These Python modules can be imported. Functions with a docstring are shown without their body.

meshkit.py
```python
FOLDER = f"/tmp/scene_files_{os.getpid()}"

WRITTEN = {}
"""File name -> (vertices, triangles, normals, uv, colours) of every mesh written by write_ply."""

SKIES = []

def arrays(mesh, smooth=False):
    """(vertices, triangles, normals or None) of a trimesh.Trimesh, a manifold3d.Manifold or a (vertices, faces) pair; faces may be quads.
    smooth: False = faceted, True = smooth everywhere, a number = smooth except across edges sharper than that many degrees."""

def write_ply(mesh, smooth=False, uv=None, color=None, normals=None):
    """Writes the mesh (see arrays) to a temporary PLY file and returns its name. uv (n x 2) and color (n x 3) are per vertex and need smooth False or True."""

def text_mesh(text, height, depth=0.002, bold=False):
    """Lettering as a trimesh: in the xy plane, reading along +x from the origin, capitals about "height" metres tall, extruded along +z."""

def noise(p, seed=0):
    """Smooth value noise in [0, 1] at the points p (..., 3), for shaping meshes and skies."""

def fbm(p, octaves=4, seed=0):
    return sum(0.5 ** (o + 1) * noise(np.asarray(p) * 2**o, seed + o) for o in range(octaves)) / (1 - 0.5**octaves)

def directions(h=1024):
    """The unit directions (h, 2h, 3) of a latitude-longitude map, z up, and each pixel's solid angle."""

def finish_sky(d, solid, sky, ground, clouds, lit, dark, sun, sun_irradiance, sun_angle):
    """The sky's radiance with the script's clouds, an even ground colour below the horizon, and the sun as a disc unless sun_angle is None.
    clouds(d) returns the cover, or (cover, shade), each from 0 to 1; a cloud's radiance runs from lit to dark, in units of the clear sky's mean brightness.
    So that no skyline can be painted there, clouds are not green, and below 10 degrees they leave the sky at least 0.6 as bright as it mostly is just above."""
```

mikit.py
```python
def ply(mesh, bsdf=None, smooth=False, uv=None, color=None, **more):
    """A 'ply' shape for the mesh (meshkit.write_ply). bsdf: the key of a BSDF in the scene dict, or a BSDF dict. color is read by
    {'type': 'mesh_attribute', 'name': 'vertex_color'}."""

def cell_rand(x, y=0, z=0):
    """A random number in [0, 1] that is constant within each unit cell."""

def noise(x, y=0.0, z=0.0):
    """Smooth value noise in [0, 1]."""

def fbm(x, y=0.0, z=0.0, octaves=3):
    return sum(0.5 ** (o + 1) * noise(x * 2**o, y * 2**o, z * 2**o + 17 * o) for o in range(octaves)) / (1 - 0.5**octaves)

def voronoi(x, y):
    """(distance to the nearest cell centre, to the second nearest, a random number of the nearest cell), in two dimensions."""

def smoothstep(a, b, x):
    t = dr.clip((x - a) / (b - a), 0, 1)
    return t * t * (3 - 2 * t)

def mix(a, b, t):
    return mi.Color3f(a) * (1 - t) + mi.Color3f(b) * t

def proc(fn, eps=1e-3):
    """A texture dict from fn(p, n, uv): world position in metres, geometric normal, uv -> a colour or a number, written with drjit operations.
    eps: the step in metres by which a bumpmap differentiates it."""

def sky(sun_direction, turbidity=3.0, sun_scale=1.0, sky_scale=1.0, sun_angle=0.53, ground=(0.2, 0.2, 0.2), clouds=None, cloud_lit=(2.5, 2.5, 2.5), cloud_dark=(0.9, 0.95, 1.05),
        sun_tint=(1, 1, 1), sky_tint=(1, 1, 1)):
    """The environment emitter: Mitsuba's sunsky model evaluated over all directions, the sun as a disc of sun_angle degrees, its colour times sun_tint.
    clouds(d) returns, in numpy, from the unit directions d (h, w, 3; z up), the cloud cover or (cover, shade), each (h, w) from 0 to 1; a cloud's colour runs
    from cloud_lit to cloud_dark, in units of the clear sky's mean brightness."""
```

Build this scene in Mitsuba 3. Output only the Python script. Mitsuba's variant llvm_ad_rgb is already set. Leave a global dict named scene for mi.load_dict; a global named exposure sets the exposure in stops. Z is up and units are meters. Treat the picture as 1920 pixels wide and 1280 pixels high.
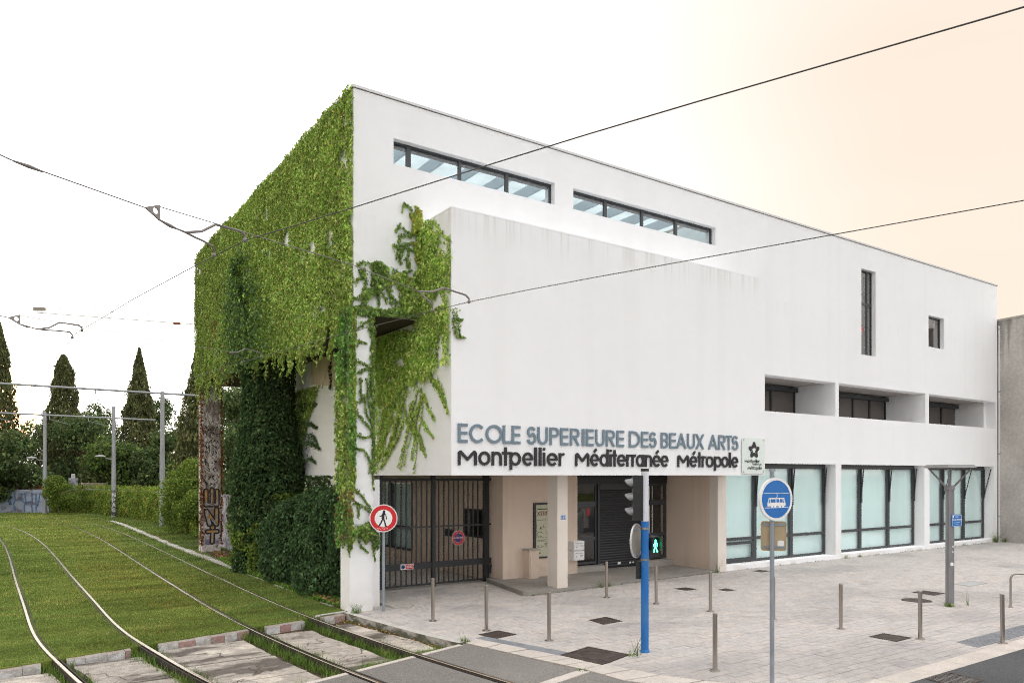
import math, random
import numpy as np, trimesh, drjit as dr, mitsuba as mi
import mikit, meshkit
from mikit import noise, fbm, cell_rand, smoothstep, mix, voronoi
from shapely.geometry import Polygon, LineString, Point, box as sbox
from shapely.ops import unary_union
from shapely import affinity

random.seed(7)
R = np.random.default_rng(11)
T = mi.ScalarTransform4f
scene, labels = {}, {}

# ------------------------------------------------------------------ camera, sky, exposure
# x runs along the street front of the school, y into the block, z up; the school's left front corner is at (0, 0)
EYE = np.array([-6.80, -16.60, 3.20])
LOOK = np.array([.5630, .8264, 0.])
scene['camera'] = {'type': 'perspective', 'fov': 2 * math.degrees(math.atan(960 / 1400.)), 'fov_axis': 'x', 'near_clip': .1, 'far_clip': 3000.,
                   'principal_point_offset_y': -.1960,
                   'to_world': T().look_at(origin=EYE.tolist(), target=(EYE + LOOK).tolist(), up=[0, 0, 1])}
SUN = np.array([-.02, 1., .075])
SUNN = SUN / np.linalg.norm(SUN)


def veil(d):
    """A thin high veil at sunrise: white towards the sun and overhead, a peach band low down to the sides of the sun."""
    ang = np.degrees(np.arccos(np.clip(d @ SUNN, -1, 1)))
    el = np.degrees(np.arcsin(np.clip(d[..., 2], -1, 1)))
    up = lambda a, b, x: (lambda t: t * t * (3 - 2 * t))(np.clip((x - a) / (b - a), 0, 1))
    side = up(10, 66, ang) * (1 - .66 * up(85, 150, ang))
    low = 1 - up(26, 74, el)
    n = meshkit.fbm(d * np.array([2.2, 2.2, 7.]), 4, 3)
    return 0.94 + 0 * el, np.clip(side * (.12 + .88 * low) + .10 * (n - .5) * side, 0, 1)


scene['sky'] = mikit.sky(SUN, turbidity=3, sun_scale=.004, sun_angle=6, clouds=veil, cloud_lit=(3.25, 3.30, 3.42), cloud_dark=(1.66, 1.41, 1.18), sun_tint=(1, .9, .75), ground=(.25, .24, .2))
exposure = 4.31


# ------------------------------------------------------------------ helpers
def numbered(k):
    if k not in scene and k not in labels:
        return k
    i = 1
    while f'{k}_{i:03d}' in scene or f'{k}_{i:03d}' in labels:
        i += 1
    return f'{k}_{i:03d}'


def obj(name, mesh, mat, parent=None, smooth=False, kind=None, label=None, cat=None, group=None, **kw):
    key = numbered((parent + '__' if parent else '') + name)
    scene[key] = mikit.ply(mesh, mat, smooth=smooth, **kw)
    d = {k: v for k, v in dict(kind=kind, label=label, category=cat, group=group).items() if v}
    if d:
        labels[key] = d
    return key


def thing(name, label, cat, group=None):
    key = numbered(name)
    labels[key] = {'label': label, 'category': cat}
    if group:
        labels[key]['group'] = group
    return key


BF = np.array([[0, 1, 3], [0, 3, 2], [4, 6, 7], [4, 7, 5], [0, 4, 5], [0, 5, 1], [2, 3, 7], [2, 7, 6], [0, 2, 6], [0, 6, 4], [1, 5, 7], [1, 7, 3]])


def bx(x0, x1, y0, y1, z0, z1):
    return (np.array([[x, y, z] for x in (x0, x1) for y in (y0, y1) for z in (z0, z1)], float), BF)


def cat_(*ms):
    vs, fs, n = [], [], 0
    for m in ms:
        if hasattr(m, 'vertices'):
            m = (np.asarray(m.vertices), np.asarray(m.faces))
        v, f = np.asarray(m[0], float), np.asarray(m[1], int)
        if f.shape[1] == 4:
            f = np.vstack([f[:, [0, 1, 2]], f[:, [0, 2, 3]]])
        vs.append(v)
        fs.append(f + n)
        n += len(v)
    return (np.vstack(vs), np.vstack(fs))


def place(m, loc=(0, 0, 0), rz=0., M=None):
    if hasattr(m, 'vertices'):
        m = (np.asarray(m.vertices), np.asarray(m.faces))
    v = np.asarray(m[0], float)
    if M is not None:
        v = v @ np.asarray(M).T
    c, s = math.cos(rz), math.sin(rz)
    v = v @ np.array([[c, s, 0], [-s, c, 0], [0, 0, 1]])
    return (v + np.asarray(loc), m[1])


def extrude(poly, h):
    """shapely polygon -> mesh in xy extruded to +z"""
    gs = [g for g in getattr(poly, 'geoms', [poly]) if g.geom_type == 'Polygon' and g.area > 1e-9]
    return cat_(*[trimesh.creation.extrude_polygon(g, h, engine='earcut') for g in gs])


def slab(poly, z0, z1):
    v, f = extrude(poly, z1 - z0)
    return (v + [0, 0, z0], f)


def wall_xz(poly, y0, y1):
    """polygon drawn in (x, z), thick from y0 to y1"""
    v, f = extrude(poly, y1 - y0)
    return (np.stack([v[:, 0], y1 - v[:, 2], v[:, 1]], 1), f)


def tube(p, r, sides=8, caps=True):
    p = np.asarray(p, float)
    n = len(p)
    r = np.broadcast_to(np.asarray(r, float), (n,))
    t = np.gradient(p, axis=0)
    t /= np.linalg.norm(t, axis=1, keepdims=True) + 1e-12
    a = np.cross(t, [0, 0, 1.]) if np.all(np.abs(t[:, 2]) < .95) else np.cross(t, np.where(np.abs(t[:, 2:]) < .95, [0, 0, 1.], [1., 0, 0]))
    a /= np.linalg.norm(a, axis=1, keepdims=True) + 1e-12
    b = np.cross(t, a)
    g = np.arange(sides) * 2 * np.pi / sides
    v = (p[:, None] + r[:, None, None] * (np.cos(g)[None, :, None] * a[:, None] + np.sin(g)[None, :, None] * b[:, None])).reshape(-1, 3)
    i, j = np.meshgrid(np.arange(n - 1), np.arange(sides), indexing='ij')
    q = np.stack([i * sides + j, i * sides + (j + 1) % sides, (i + 1) * sides + (j + 1) % sides, (i + 1) * sides + j], -1).reshape(-1, 4)
    f = np.vstack([q[:, [0, 1, 2]], q[:, [0, 2, 3]]])
    if caps:
        k = len(v)
        v = np.vstack([v, p[:1], p[-1:]])
        jj = np.arange(sides)
        f = np.vstack([f, np.stack([jj * 0 + k, (jj + 1) % sides, jj], 1), np.stack([jj * 0 + k + 1, (n - 1) * sides + jj, (n - 1) * sides + (jj + 1) % sides], 1)])
    return (v, f)


def pole(x, y, z0, z1, r0, r1=None, sides=20):
    return tube([[x, y, z0], [x, y, z1]], [r0, r1 if r1 is not None else r0], sides)


def lathe(x, y, prof, sides=24):
    v, f = [], []
    g = np.arange(sides) * 2 * np.pi / sides
    for r, z in prof:
        v.append(np.stack([x + r * np.cos(g), y + r * np.sin(g), 0 * g + z], 1))
    for i in range(len(prof) - 1):
        for j in range(sides):
            f.append([i * sides + j, i * sides + (j + 1) % sides, (i + 1) * sides + (j + 1) % sides, (i + 1) * sides + j])
    return (np.vstack(v), np.array(f))


def spline(p, n=40):
    from scipy.interpolate import CubicSpline
    p = np.asarray(p, float)
    s = np.r_[0, np.cumsum(np.linalg.norm(np.diff(p, axis=0), axis=1))]
    return CubicSpline(s, p)(np.linspace(0, s[-1], n))


def facing(n):
    """matrix whose local x is to the viewer's right, y up, z the normal n (horizontal)"""
    n = np.array([n[0], n[1], 0.])
    n /= np.linalg.norm(n)
    up = np.array([0, 0, 1.])
    return np.stack([np.cross(up, n), up, n], 1)


def on_face(m, n, loc):
    return place(m, loc, 0, facing(n))


def noise3(p, s=1., seed=0, o=4):
    return meshkit.fbm(np.asarray(p) * s, o, seed)


# ------------------------------------------------------------------ materials
def rgb(*c):
    return {'type': 'rgb', 'value': list(c)}


def P(name, color, rough=.6, metal=0., spec=.4, bump=None, bscale=.002, eps=.004, **kw):
    b = {'type': 'principled', 'base_color': color if isinstance(color, dict) else rgb(*color), 'roughness': rough, 'metallic': metal, 'specular': spec, **kw}
    if bump is not None:
        b = {'type': 'bumpmap', 'tex': mikit.proc(bump, eps), 'scale': bscale, 'bsdf': b}
    scene[name] = {'type': 'twosided', 'bsdf': b}
    return name


def f_white(p, n, uv):
    # painted render: cloudy tone, grime running down from the two parapets and creeping up from the ground
    x, y, z = p.x, p.y, p.z
    cl = fbm(x * .55 + y * .4, z * .5, 3.) - .5
    fine = fbm(x * 6, z * 6, y * 6, 2) - .5
    st = noise(x * 9 + y * 11, z * .22) * noise(x * 31 + y * 27, z * .4 + 7)
    low_top = smoothstep(8.2, 9.39, z) * smoothstep(9.41, 9.40, z) * smoothstep(.05, -.05, y)
    top = smoothstep(11.7, 12.35, z) * .35
    g = smoothstep(.16, .55, st) * (.55 * low_top * low_top + top * .16) * .42
    foot = smoothstep(.9, .0, z) * smoothstep(.35, .75, fbm(x * 2.5, z * 3, y * 2.5)) * .35
    long_ = smoothstep(.52, .8, noise(x * 3.1 + y * 3, z * .12 + 3)) * .03
    a = .85 + .035 * cl + .02 * fine
    return mix(mix(mi.Color3f(a * .985, a * .997, a * 1.012), mi.Color3f(.42, .40, .37), dr.minimum(g + long_, 1)), mi.Color3f(.55, .47, .38), foot)


P('white_render', mikit.proc(f_white), .85, spec=.15, bump=lambda p, n, uv: fbm(p.x * 30, p.y * 30, p.z * 30, 2), bscale=.0025)


def f_cream(p, n, uv):
    cl = fbm(p.x * .8, p.y * .8, p.z * .7) - .5
    st = smoothstep(.5, .8, noise(p.x * 7 + p.y * 7, p.z * .35))
    foot = smoothstep(.7, .1, p.z) * fbm(p.x * 3, p.y * 3, p.z * 4)
    return mix(mi.Color3f(.71, .585, .485) * (1 + .12 * cl), mi.Color3f(.36, .31, .27), dr.minimum(st * .10 + foot * .35, 1))


P('cream_render', mikit.proc(f_cream), .85, spec=.15, bump=lambda p, n, uv: fbm(p.x * 25, p.y * 25, p.z * 25, 2), bscale=.003)
P('pale_render', mikit.proc(lambda p, n, uv: mix(mi.Color3f(.76, .70, .635) * (.94 + .12 * fbm(p.x, p.y, p.z)), mi.Color3f(.42, .36, .31), smoothstep(.9, .0, p.z) * fbm(p.x * 3, p.y * 3, p.z * 4) * .4)), .85, spec=.15)
P('soffit', (.38, .35, .33), .85, spec=.1)
P('soffit_shade', (.075, .062, .05), .9, spec=.05)  # near-black puts the shade under the main volume and dead ivy into the colour
P('frame', (.045, .05, .055), .42, spec=.5)
P('black_metal', (.022, .024, .028), .45, spec=.5)
P('shutter', (.03, .032, .037), .4, spec=.5)
P('loggia_blind', (.13, .115, .105), .6)
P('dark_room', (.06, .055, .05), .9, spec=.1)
P('white_room', (.8, .82, .82), .8, spec=.1)
P('blind', mikit.proc(lambda p, n, uv: mi.Color3f(.72, .925, .915) * (.86 + .22 * (.6 * fbm(p.x * 2.3 + .5 * noise(p.z * .8, p.x), p.z * .3, 5., 3) + .4 * fbm(p.x * .7, p.z * .6, 2., 2) - .5) + .10 * (cell_rand(dr.floor((p.x - 13.2) / 2.1 + .02)) ))), .8, spec=.1)
scene['milk_glass'] = {'type': 'principledthin', 'base_color': mikit.proc(lambda p, n, uv: mi.Color3f(.66, .80, .83) * (.75 + .45 * fbm(p.x * 1.1, p.y * 1.6, 2., 3))), 'roughness': .5, 'diff_trans': 1.25, 'spec_trans': 0., 'eta': 1.4}
P('rafter', (.40, .47, .51), .7)
scene['pane'] = {'type': 'thindielectric', 'int_ior': 1.5}
P('coping', (.62, .62, .63), .5, .3)


def f_conc(p, n, uv):
    c = fbm(p.x * 1.3, p.y * 1.3, p.z * 1.3, 4)
    f = fbm(p.x * 18, p.y * 18, p.z * 18, 2)
    return mi.Color3f(.36, .34, .31) * (.62 + .5 * c + .28 * f)


P('concrete', mikit.proc(f_conc), .85, spec=.2, bump=lambda p, n, uv: fbm(p.x * 22, p.y * 22, p.z * 22, 3), bscale=.006)


def f_slabs(p, n, uv):
    # old pale track slabs: oily drag marks, blotches, gritty surface, hairline cracks full of dirt
    wx, wy = fbm(p.x * 1.7, p.y * 1.7, 3., 3), fbm(p.x * 1.7, p.y * 1.7, 8., 3)
    a = fbm(p.x * 1.1 + wx, p.y * 2.3 + wy, 1.7, 5)
    b = fbm(p.x * 13, p.y * 13, 0., 3)
    g = cell_rand(p.x * 60, p.y * 60)
    c = mix(mi.Color3f(.33, .295, .255), mi.Color3f(.115, .098, .085), smoothstep(.50, .64, a))
    c = mix(c, mi.Color3f(.52, .47, .40), smoothstep(.46, .33, a) * smoothstep(.35, .6, wx) * .9)  # pale blotches paint bright glints into the slab colour
    cr = dr.abs(fbm(p.x * .9 + wy * .6, p.y * .9 + wx * .6, 5., 4) - .5)
    return mix(c * (.62 + .55 * b + .16 * g), mi.Color3f(.06, .05, .04), smoothstep(.012, .003, cr) * .8)


P('track_slab', mikit.proc(f_slabs), .8, spec=.3, bump=lambda p, n, uv: fbm(p.x * 6, p.y * 9, 0., 4), bscale=.03)


def f_asph(base, tint):
    def f(p, n, uv):
        a = fbm(p.x * .7, p.y * .7, 2., 3)
        g = cell_rand(p.x * 75, p.y * 75)
        g2 = noise(p.x * 40, p.y * 40)
        return mi.Color3f(*tint) * (base * (.72 + .4 * a) * (.62 + .5 * g + .26 * g2))
    return f


P('crossing_asphalt', mikit.proc(f_asph(.185, (1.06, .99, .91))), .85, spec=.25, bump=lambda p, n, uv: noise(p.x * 90, p.y * 90), bscale=.006)
P('road_asphalt', mikit.proc(f_asph(.085, (.98, 1., 1.04))), .85, spec=.25, bump=lambda p, n, uv: noise(p.x * 90, p.y * 90), bscale=.005)


def f_paver(p, n, uv):
    row = dr.floor(p.y / .2)
    col = dr.floor(p.x / .4 + .5 * (row - 2 * dr.floor(row / 2)))
    k = cell_rand(col, row)
    k2 = cell_rand(col, row, 5)
    big = fbm(p.x * .35, p.y * .6, 4., 4)
    f = fbm(p.x * 16, p.y * 16, 0., 2)
    c = mix(mi.Color3f(.465, .425, .392), mi.Color3f(.425, .403, .385), k2)
    # tyre-darkened sweep in front of the gate and soft grey stains
    g = smoothstep(.50, .72, big) * .36 + smoothstep(.66, .80, fbm(p.x * 2.1, p.y * 2.1, 6., 3)) * .25
    drive = smoothstep(2.2, .0, dr.abs(p.x - 3.2 + .35 * (p.y + 2))) * smoothstep(-4.2, -.5, p.y) * smoothstep(.35, .6, fbm(p.x * 1.4, p.y * .6, 9.)) * .45
    c = c * (.94 + .09 * k) * (.86 + .28 * f)
    return mix(c, mi.Color3f(.22, .21, .21), dr.minimum(g + drive, 1))


P('paver', mikit.proc(f_paver), .75, spec=.3, bump=lambda p, n, uv: fbm(p.x * 35, p.y * 35, 0., 2), bscale=.003)
P('step_concrete', mikit.proc(lambda p, n, uv: f_conc(p, n, uv) * .72), .85, spec=.2)
P('joint', mikit.proc(lambda p, n, uv: mi.Color3f(.17, .148, .125) * (.7 + .6 * noise(p.x * 5, p.y * 5))), .95, spec=.05)
P('edge_stone', mikit.proc(lambda p, n, uv: mi.Color3f(.49, .445, .40) * (.74 + .28 * fbm(p.x * 3, p.y * 3, p.z * 3) + .22 * fbm(p.x * 30, p.y * 30, 0., 2))), .8, spec=.2)
P('soil', mikit.proc(lambda p, n, uv: mi.Color3f(.085, .065, .045) * (.5 + 1. * fbm(p.x * 9, p.y * 9, 0., 3))), .95, spec=.05, bump=lambda p, n, uv: fbm(p.x * 14, p.y * 14, 0., 3), bscale=.03)


def f_lawn(p, n, uv):
    a = fbm(p.x * .45, p.y * .3, 0., 3)
    b = fbm(p.x * 5, p.y * 5, 0., 3)
    return mix(mi.Color3f(.085, .12, .022), mi.Color3f(.14, .17, .032), smoothstep(.3, .7, a)) * (.55 + .8 * b)


P('lawn_base', mikit.proc(f_lawn), .9, spec=.1, bump=lambda p, n, uv: fbm(p.x * 28, p.y * 28, 0., 2), bscale=.03)
P('far_ground', mikit.proc(lambda p, n, uv: mi.Color3f(.07, .085, .025) * (.6 + .8 * fbm(p.x * .4, p.y * .4, 0., 3))), .95, spec=.05)


def f_kerb(paint):
    def f(p, n, uv):
        w = smoothstep(.40, .56, fbm(p.x * 7, p.y * 7, p.z * 9, 3))
        top = smoothstep(.5, .9, n.z)
        return mix(mi.Color3f(*paint), mi.Color3f(.27, .235, .20), dr.minimum(w * .50 + top * .9, 1)) * (.75 + .5 * fbm(p.x * 20, p.y * 20, p.z * 20, 2))
    return f


P('kerb_white', mikit.proc(f_kerb((.50, .50, .49))), .75)
P('kerb_red', mikit.proc(f_kerb((.33, .20, .18))), .75)
P('kerb_grey', mikit.proc(lambda p, n, uv: mix(mi.Color3f(.44, .42, .39), mi.Color3f(.13, .135, .10), smoothstep(.3, .6, fbm(p.x * 5, p.y * 5, p.z * 8)) * smoothstep(.6, .2, n.z)) * (.8 + .4 * fbm(p.x * 22, p.y * 22, p.z * 22, 2))), .8, spec=.2)
P('rail_steel', (.62, .53, .43), .25, 1.)
P('rail_rust', mikit.proc(lambda p, n, uv: mi.Color3f(.045, .036, .030) * (.6 + .8 * fbm(p.x * 12, p.y * 12, p.z * 12, 2))), .7, .2)
P('stainless', (.43, .395, .365), .27, 1.)
P('galvanised', mikit.proc(lambda p, n, uv: mi.Color3f(.30, .34, .39) * (.8 + .4 * fbm(p.x * 14, p.y * 14, p.z * 5, 3))), .45, .5)
P('mast_grey', mikit.proc(lambda p, n, uv: mi.Color3f(.33, .34, .37) * (.85 + .3 * fbm(p.x * 4, p.y * 4, p.z * 1.5, 2))), .5, .2)
P('lamp_grey', mikit.proc(lambda p, n, uv: mi.Color3f(.24, .24, .255) * (.85 + .3 * fbm(p.x * 9, p.y * 9, p.z * 3, 3))), .45, .3)
P('mast_paint', mikit.proc(lambda p, n, uv: mix(mi.Color3f(.05, .05, .055), mi.Color3f(.22, .22, .23), smoothstep(.42, .62, fbm(p.x * 4, p.y * 4, p.z * 3, 3)))), .6)
P('wire', (.10, .096, .092), .5, .5)
P('wire_fitting', (.26, .24, .23), .5, .5)
P('cast_iron', mikit.proc(lambda p, n, uv: mi.Color3f(.085, .065, .058) * (.6 + .8 * fbm(p.x * 8, p.y * 8, 0., 3))), .55, .4)
P('grey_cover', (.36, .37, .37), .7)
P('tactile', mikit.proc(lambda p, n, uv: mi.Color3f(.21, .22, .235) * (.8 + .4 * fbm(p.x * 6, p.y * 6, 0., 3))), .8)
P('sign_blue', (.012, .145, .46), .35, spec=.5)
P('pole_blue', mikit.proc(lambda p, n, uv: mix(mi.Color3f(.008, .135, .44), mi.Color3f(.03, .16, .42), smoothstep(.45, .7, fbm(p.x * 9, p.y * 9, p.z * 3)))), .4, spec=.5)
P('pole_white', (.62, .64, .70), .4, spec=.4)
P('sign_white', (.80, .80, .80), .4, spec=.4)
P('sign_red', (.56, .02, .025), .4, spec=.4)
P('sign_black', (.015, .015, .017), .5)
P('sign_back', mikit.proc(lambda p, n, uv: mi.Color3f(.42, .34, .215) * (.85 + .3 * fbm(p.x * 5, p.y * 5, p.z * 4))), .5, .2)
P('sign_back_grey', (.30, .275, .23), .45, .3)
P('signal_black', (.018, .019, .021), .5)
P('visor', (.24, .24, .25), .4, .4)
P('letter_grey', (.165, .225, .275), .45, .2)
P('letter_black', (.022, .020, .024), .5)
P('poster_paper', (.50, .50, .37), .6)
P('poster_ink', (.05, .045, .03), .6)
P('poster_red', (.20, .05, .03), .6)
P('plaque_glass', (.66, .73, .70), .15, spec=.5)
P('navy', (.02, .035, .16), .4)
P('graffiti_orange', mikit.proc(lambda p, n, uv: mix(mi.Color3f(.44, .24, .08), mi.Color3f(.34, .31, .29), smoothstep(.45, .6, fbm(p.x * 6, p.y, p.z * 4, 3)))), .6)
P('graffiti_blue', (.10, .18, .32), .6)
P('graffiti_black', (.02, .02, .024), .6)
P('graffiti_white', (.62, .63, .65), .6)
P('orange_rust', (.30, .11, .05), .8)


def f_oldcol(p, n, uv):
    a = fbm(p.x * 5, p.y * 5, p.z * 2.2, 4)
    v = dr.abs(noise(p.x * 13 + 3 * noise(p.z * 3, p.x * 3), p.z * 5 + p.y * 9) - .5)
    c = mix(mi.Color3f(.56, .52, .49), mi.Color3f(.27, .225, .205), smoothstep(.45, .70, a))
    return mix(c, mi.Color3f(.09, .055, .045), smoothstep(.045, .012, v) * .7)


P('weathered_column', mikit.proc(f_oldcol), .85, spec=.1, bump=lambda p, n, uv: fbm(p.x * 20, p.y * 20, p.z * 12, 3), bscale=.01)


def f_neigh(p, n, uv):
    a = fbm(p.y * .8, p.z * .8, 3., 4)
    st = noise(p.y * 8, p.z * .25) * smoothstep(6.5, 10.7, p.z)
    return mix(mi.Color3f(.44, .42, .395) * (.72 + .55 * a), mi.Color3f(.17, .16, .15), smoothstep(.32, .8, st) * .8) * (.85 + .3 * fbm(p.y * 14, p.z * 14, 0., 2))


P('neighbour_wall', mikit.proc(f_neigh), .9, spec=.1, bump=lambda p, n, uv: fbm(p.x * 12, p.y * 12, p.z * 12, 3), bscale=.01)
P('garden_wall', mikit.proc(lambda p, n, uv: mix(mi.Color3f(.42, .42, .46), mi.Color3f(.16, .14, .19), smoothstep(.45, .7, fbm(p.x * 3, p.y * 3, p.z * 3, 4)))), .85)
P('mural_wall', mikit.proc(lambda p, n, uv: mix(mi.Color3f(.34, .38, .48), mi.Color3f(.18, .15, .19), smoothstep(.5, .72, fbm(p.x * 2.5, 0., p.z * 2.5, 4)))), .85)
P('bark', mikit.proc(lambda p, n, uv: mi.Color3f(.10, .075, .055) * (.5 + fbm(p.x * 8, p.y * 8, p.z * 2, 3))), .9, spec=.1)
P('stem', (.16, .105, .07), .8, spec=.1)
P('core_shade', (.014, .02, .008), .95, spec=.02)  # near-black for solid cores added inside the ivy to block light
VC = {'type': 'mesh_attribute', 'name': 'vertex_color'}
scene['leaf'] = {'type': 'principledthin', 'base_color': VC, 'roughness': .55, 'diff_trans': .8, 'spec_trans': 0., 'eta': 1.4}
scene['tree_leaf'] = {'type': 'principledthin', 'base_color': VC, 'roughness': .6, 'diff_trans': .9, 'spec_trans': 0., 'eta': 1.35}
scene['blade'] = {'type': 'principledthin', 'base_color': VC, 'roughness': .6, 'diff_trans': .7, 'spec_trans': 0., 'eta': 1.35}
scene['dry_leaf'] = {'type': 'principledthin', 'base_color': VC, 'roughness': .7, 'diff_trans': .3, 'spec_trans': 0., 'eta': 1.3}


# ------------------------------------------------------------------ foliage builders
def unit(a):
    return a / (np.linalg.norm(a, axis=-1, keepdims=True) + 1e-12)


def leaves(pos, nrm, size, col, down=(0, 0, -1.), fold=.25, slim=.62, jitter=.5, tipjit=.5):
    """One folded kite (2 triangles) per leaf. nrm: outward direction, the tip hangs towards 'down'."""
    n = len(pos)
    nrm = unit(np.broadcast_to(nrm, (n, 3)) + jitter * R.normal(size=(n, 3)))
    d = np.broadcast_to(np.asarray(down, float), (n, 3)) + tipjit * R.normal(size=(n, 3))
    t = unit(d - (d * nrm).sum(1, keepdims=True) * nrm)
    b = np.cross(nrm, t)
    s = np.asarray(size)[:, None]
    base = pos - t * s * .5
    tip = pos + t * s * .5 - nrm * s * .10
    mid = pos - t * s * .08
    w = slim * s * .5
    l_ = mid + b * w + nrm * s * fold * .5
    r_ = mid - b * w + nrm * s * fold * .5
    v = np.stack([base, l_, tip, r_], 1).reshape(-1, 3)
    k = np.arange(n)[:, None] * 4
    f = np.concatenate([k + [0, 1, 2], k + [0, 2, 3]], 0)
    c = np.repeat(np.clip(col, 0, 1), 4, 0)
    return v, f, c


LEAF_TONE = np.array([2.15, 2.4, 2.05])


def tint(n, pal, w, sd=.22):
    """random mix out of a palette with a per-leaf brightness spread"""
    pal = np.asarray(pal, float)
    w = (list(w) + [.05] * 9)[:len(pal)]
    i = R.choice(len(pal), n, p=np.asarray(w) / np.sum(w))
    return LEAF_TONE * pal[i] * np.exp(R.normal(0, sd, (n, 1))) * (1 + R.normal(0, .07, (n, 3)))


def leaf_obj(name, vfc, parent, mat='leaf', kind='stuff', **kw):
    vs, fs, cs, k = [], [], [], 0
    for v, f, c in vfc:
        vs.append(v)
        fs.append(f + k)
        cs.append(c)
        k += len(v)
    return obj(name, (np.vstack(vs), np.vstack(fs)), mat, parent, kind=kind, color=np.vstack(cs), **kw)


IVY = [(.155, .195, .052), (.215, .245, .082), (.095, .13, .032), (.30, .32, .135), (.17, .115, .06)]
IVYW = [.4, .27, .2, .1, .03]
IVYB = [(.092, .128, .044), (.138, .175, .056), (.058, .085, .029), (.21, .235, .09)]
DARK = [(.031, .048, .023), (.045, .066, .030), (.020, .032, .016), (.080, .102, .052)]
DARKW = [.4, .3, .2, .1]


def along(poly, per_m, spread, nrm, plane_pts=None):
    """points strewn along a polyline (3-D)"""
    p = np.asarray(poly, float)
    L = np.r_[0, np.cumsum(np.linalg.norm(np.diff(p, axis=0), axis=1))]
    n = max(4, int(L[-1] * per_m))
    s = R.uniform(0, L[-1], n)
    q = np.stack([np.interp(s, L, p[:, k]) for k in range(3)], 1)
    taper = (1 - .8 * (s / L[-1])[:, None]) * (.6 + .8 * np.abs(np.sin(s * 9. + L[-1] * 7))[:, None])
    side = unit(np.cross(np.gradient(p, axis=0).mean(0), nrm))
    return q + side * R.normal(0, 1, (n, 1)) * spread * taper + np.asarray(nrm) * R.uniform(.01, .07, (n, 1))


def in_poly(poly, n):
    g = Polygon(poly).buffer(0)
    x0, y0, x1, y1 = g.bounds
    from shapely import contains_xy
    pts = np.zeros((0, 2))
    while len(pts) < n:
        q = R.uniform((x0, y0), (x1, y1), (n * 2, 2))
        pts = np.vstack([pts, q[contains_xy(g, q[:, 0], q[:, 1])]])
    return pts[:n]


# ------------------------------------------------------------------ ground, lawn, track bed, crossing, plaza
def kerb_y(x):
    return .06 + .242 * np.minimum(x, 0)


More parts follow.
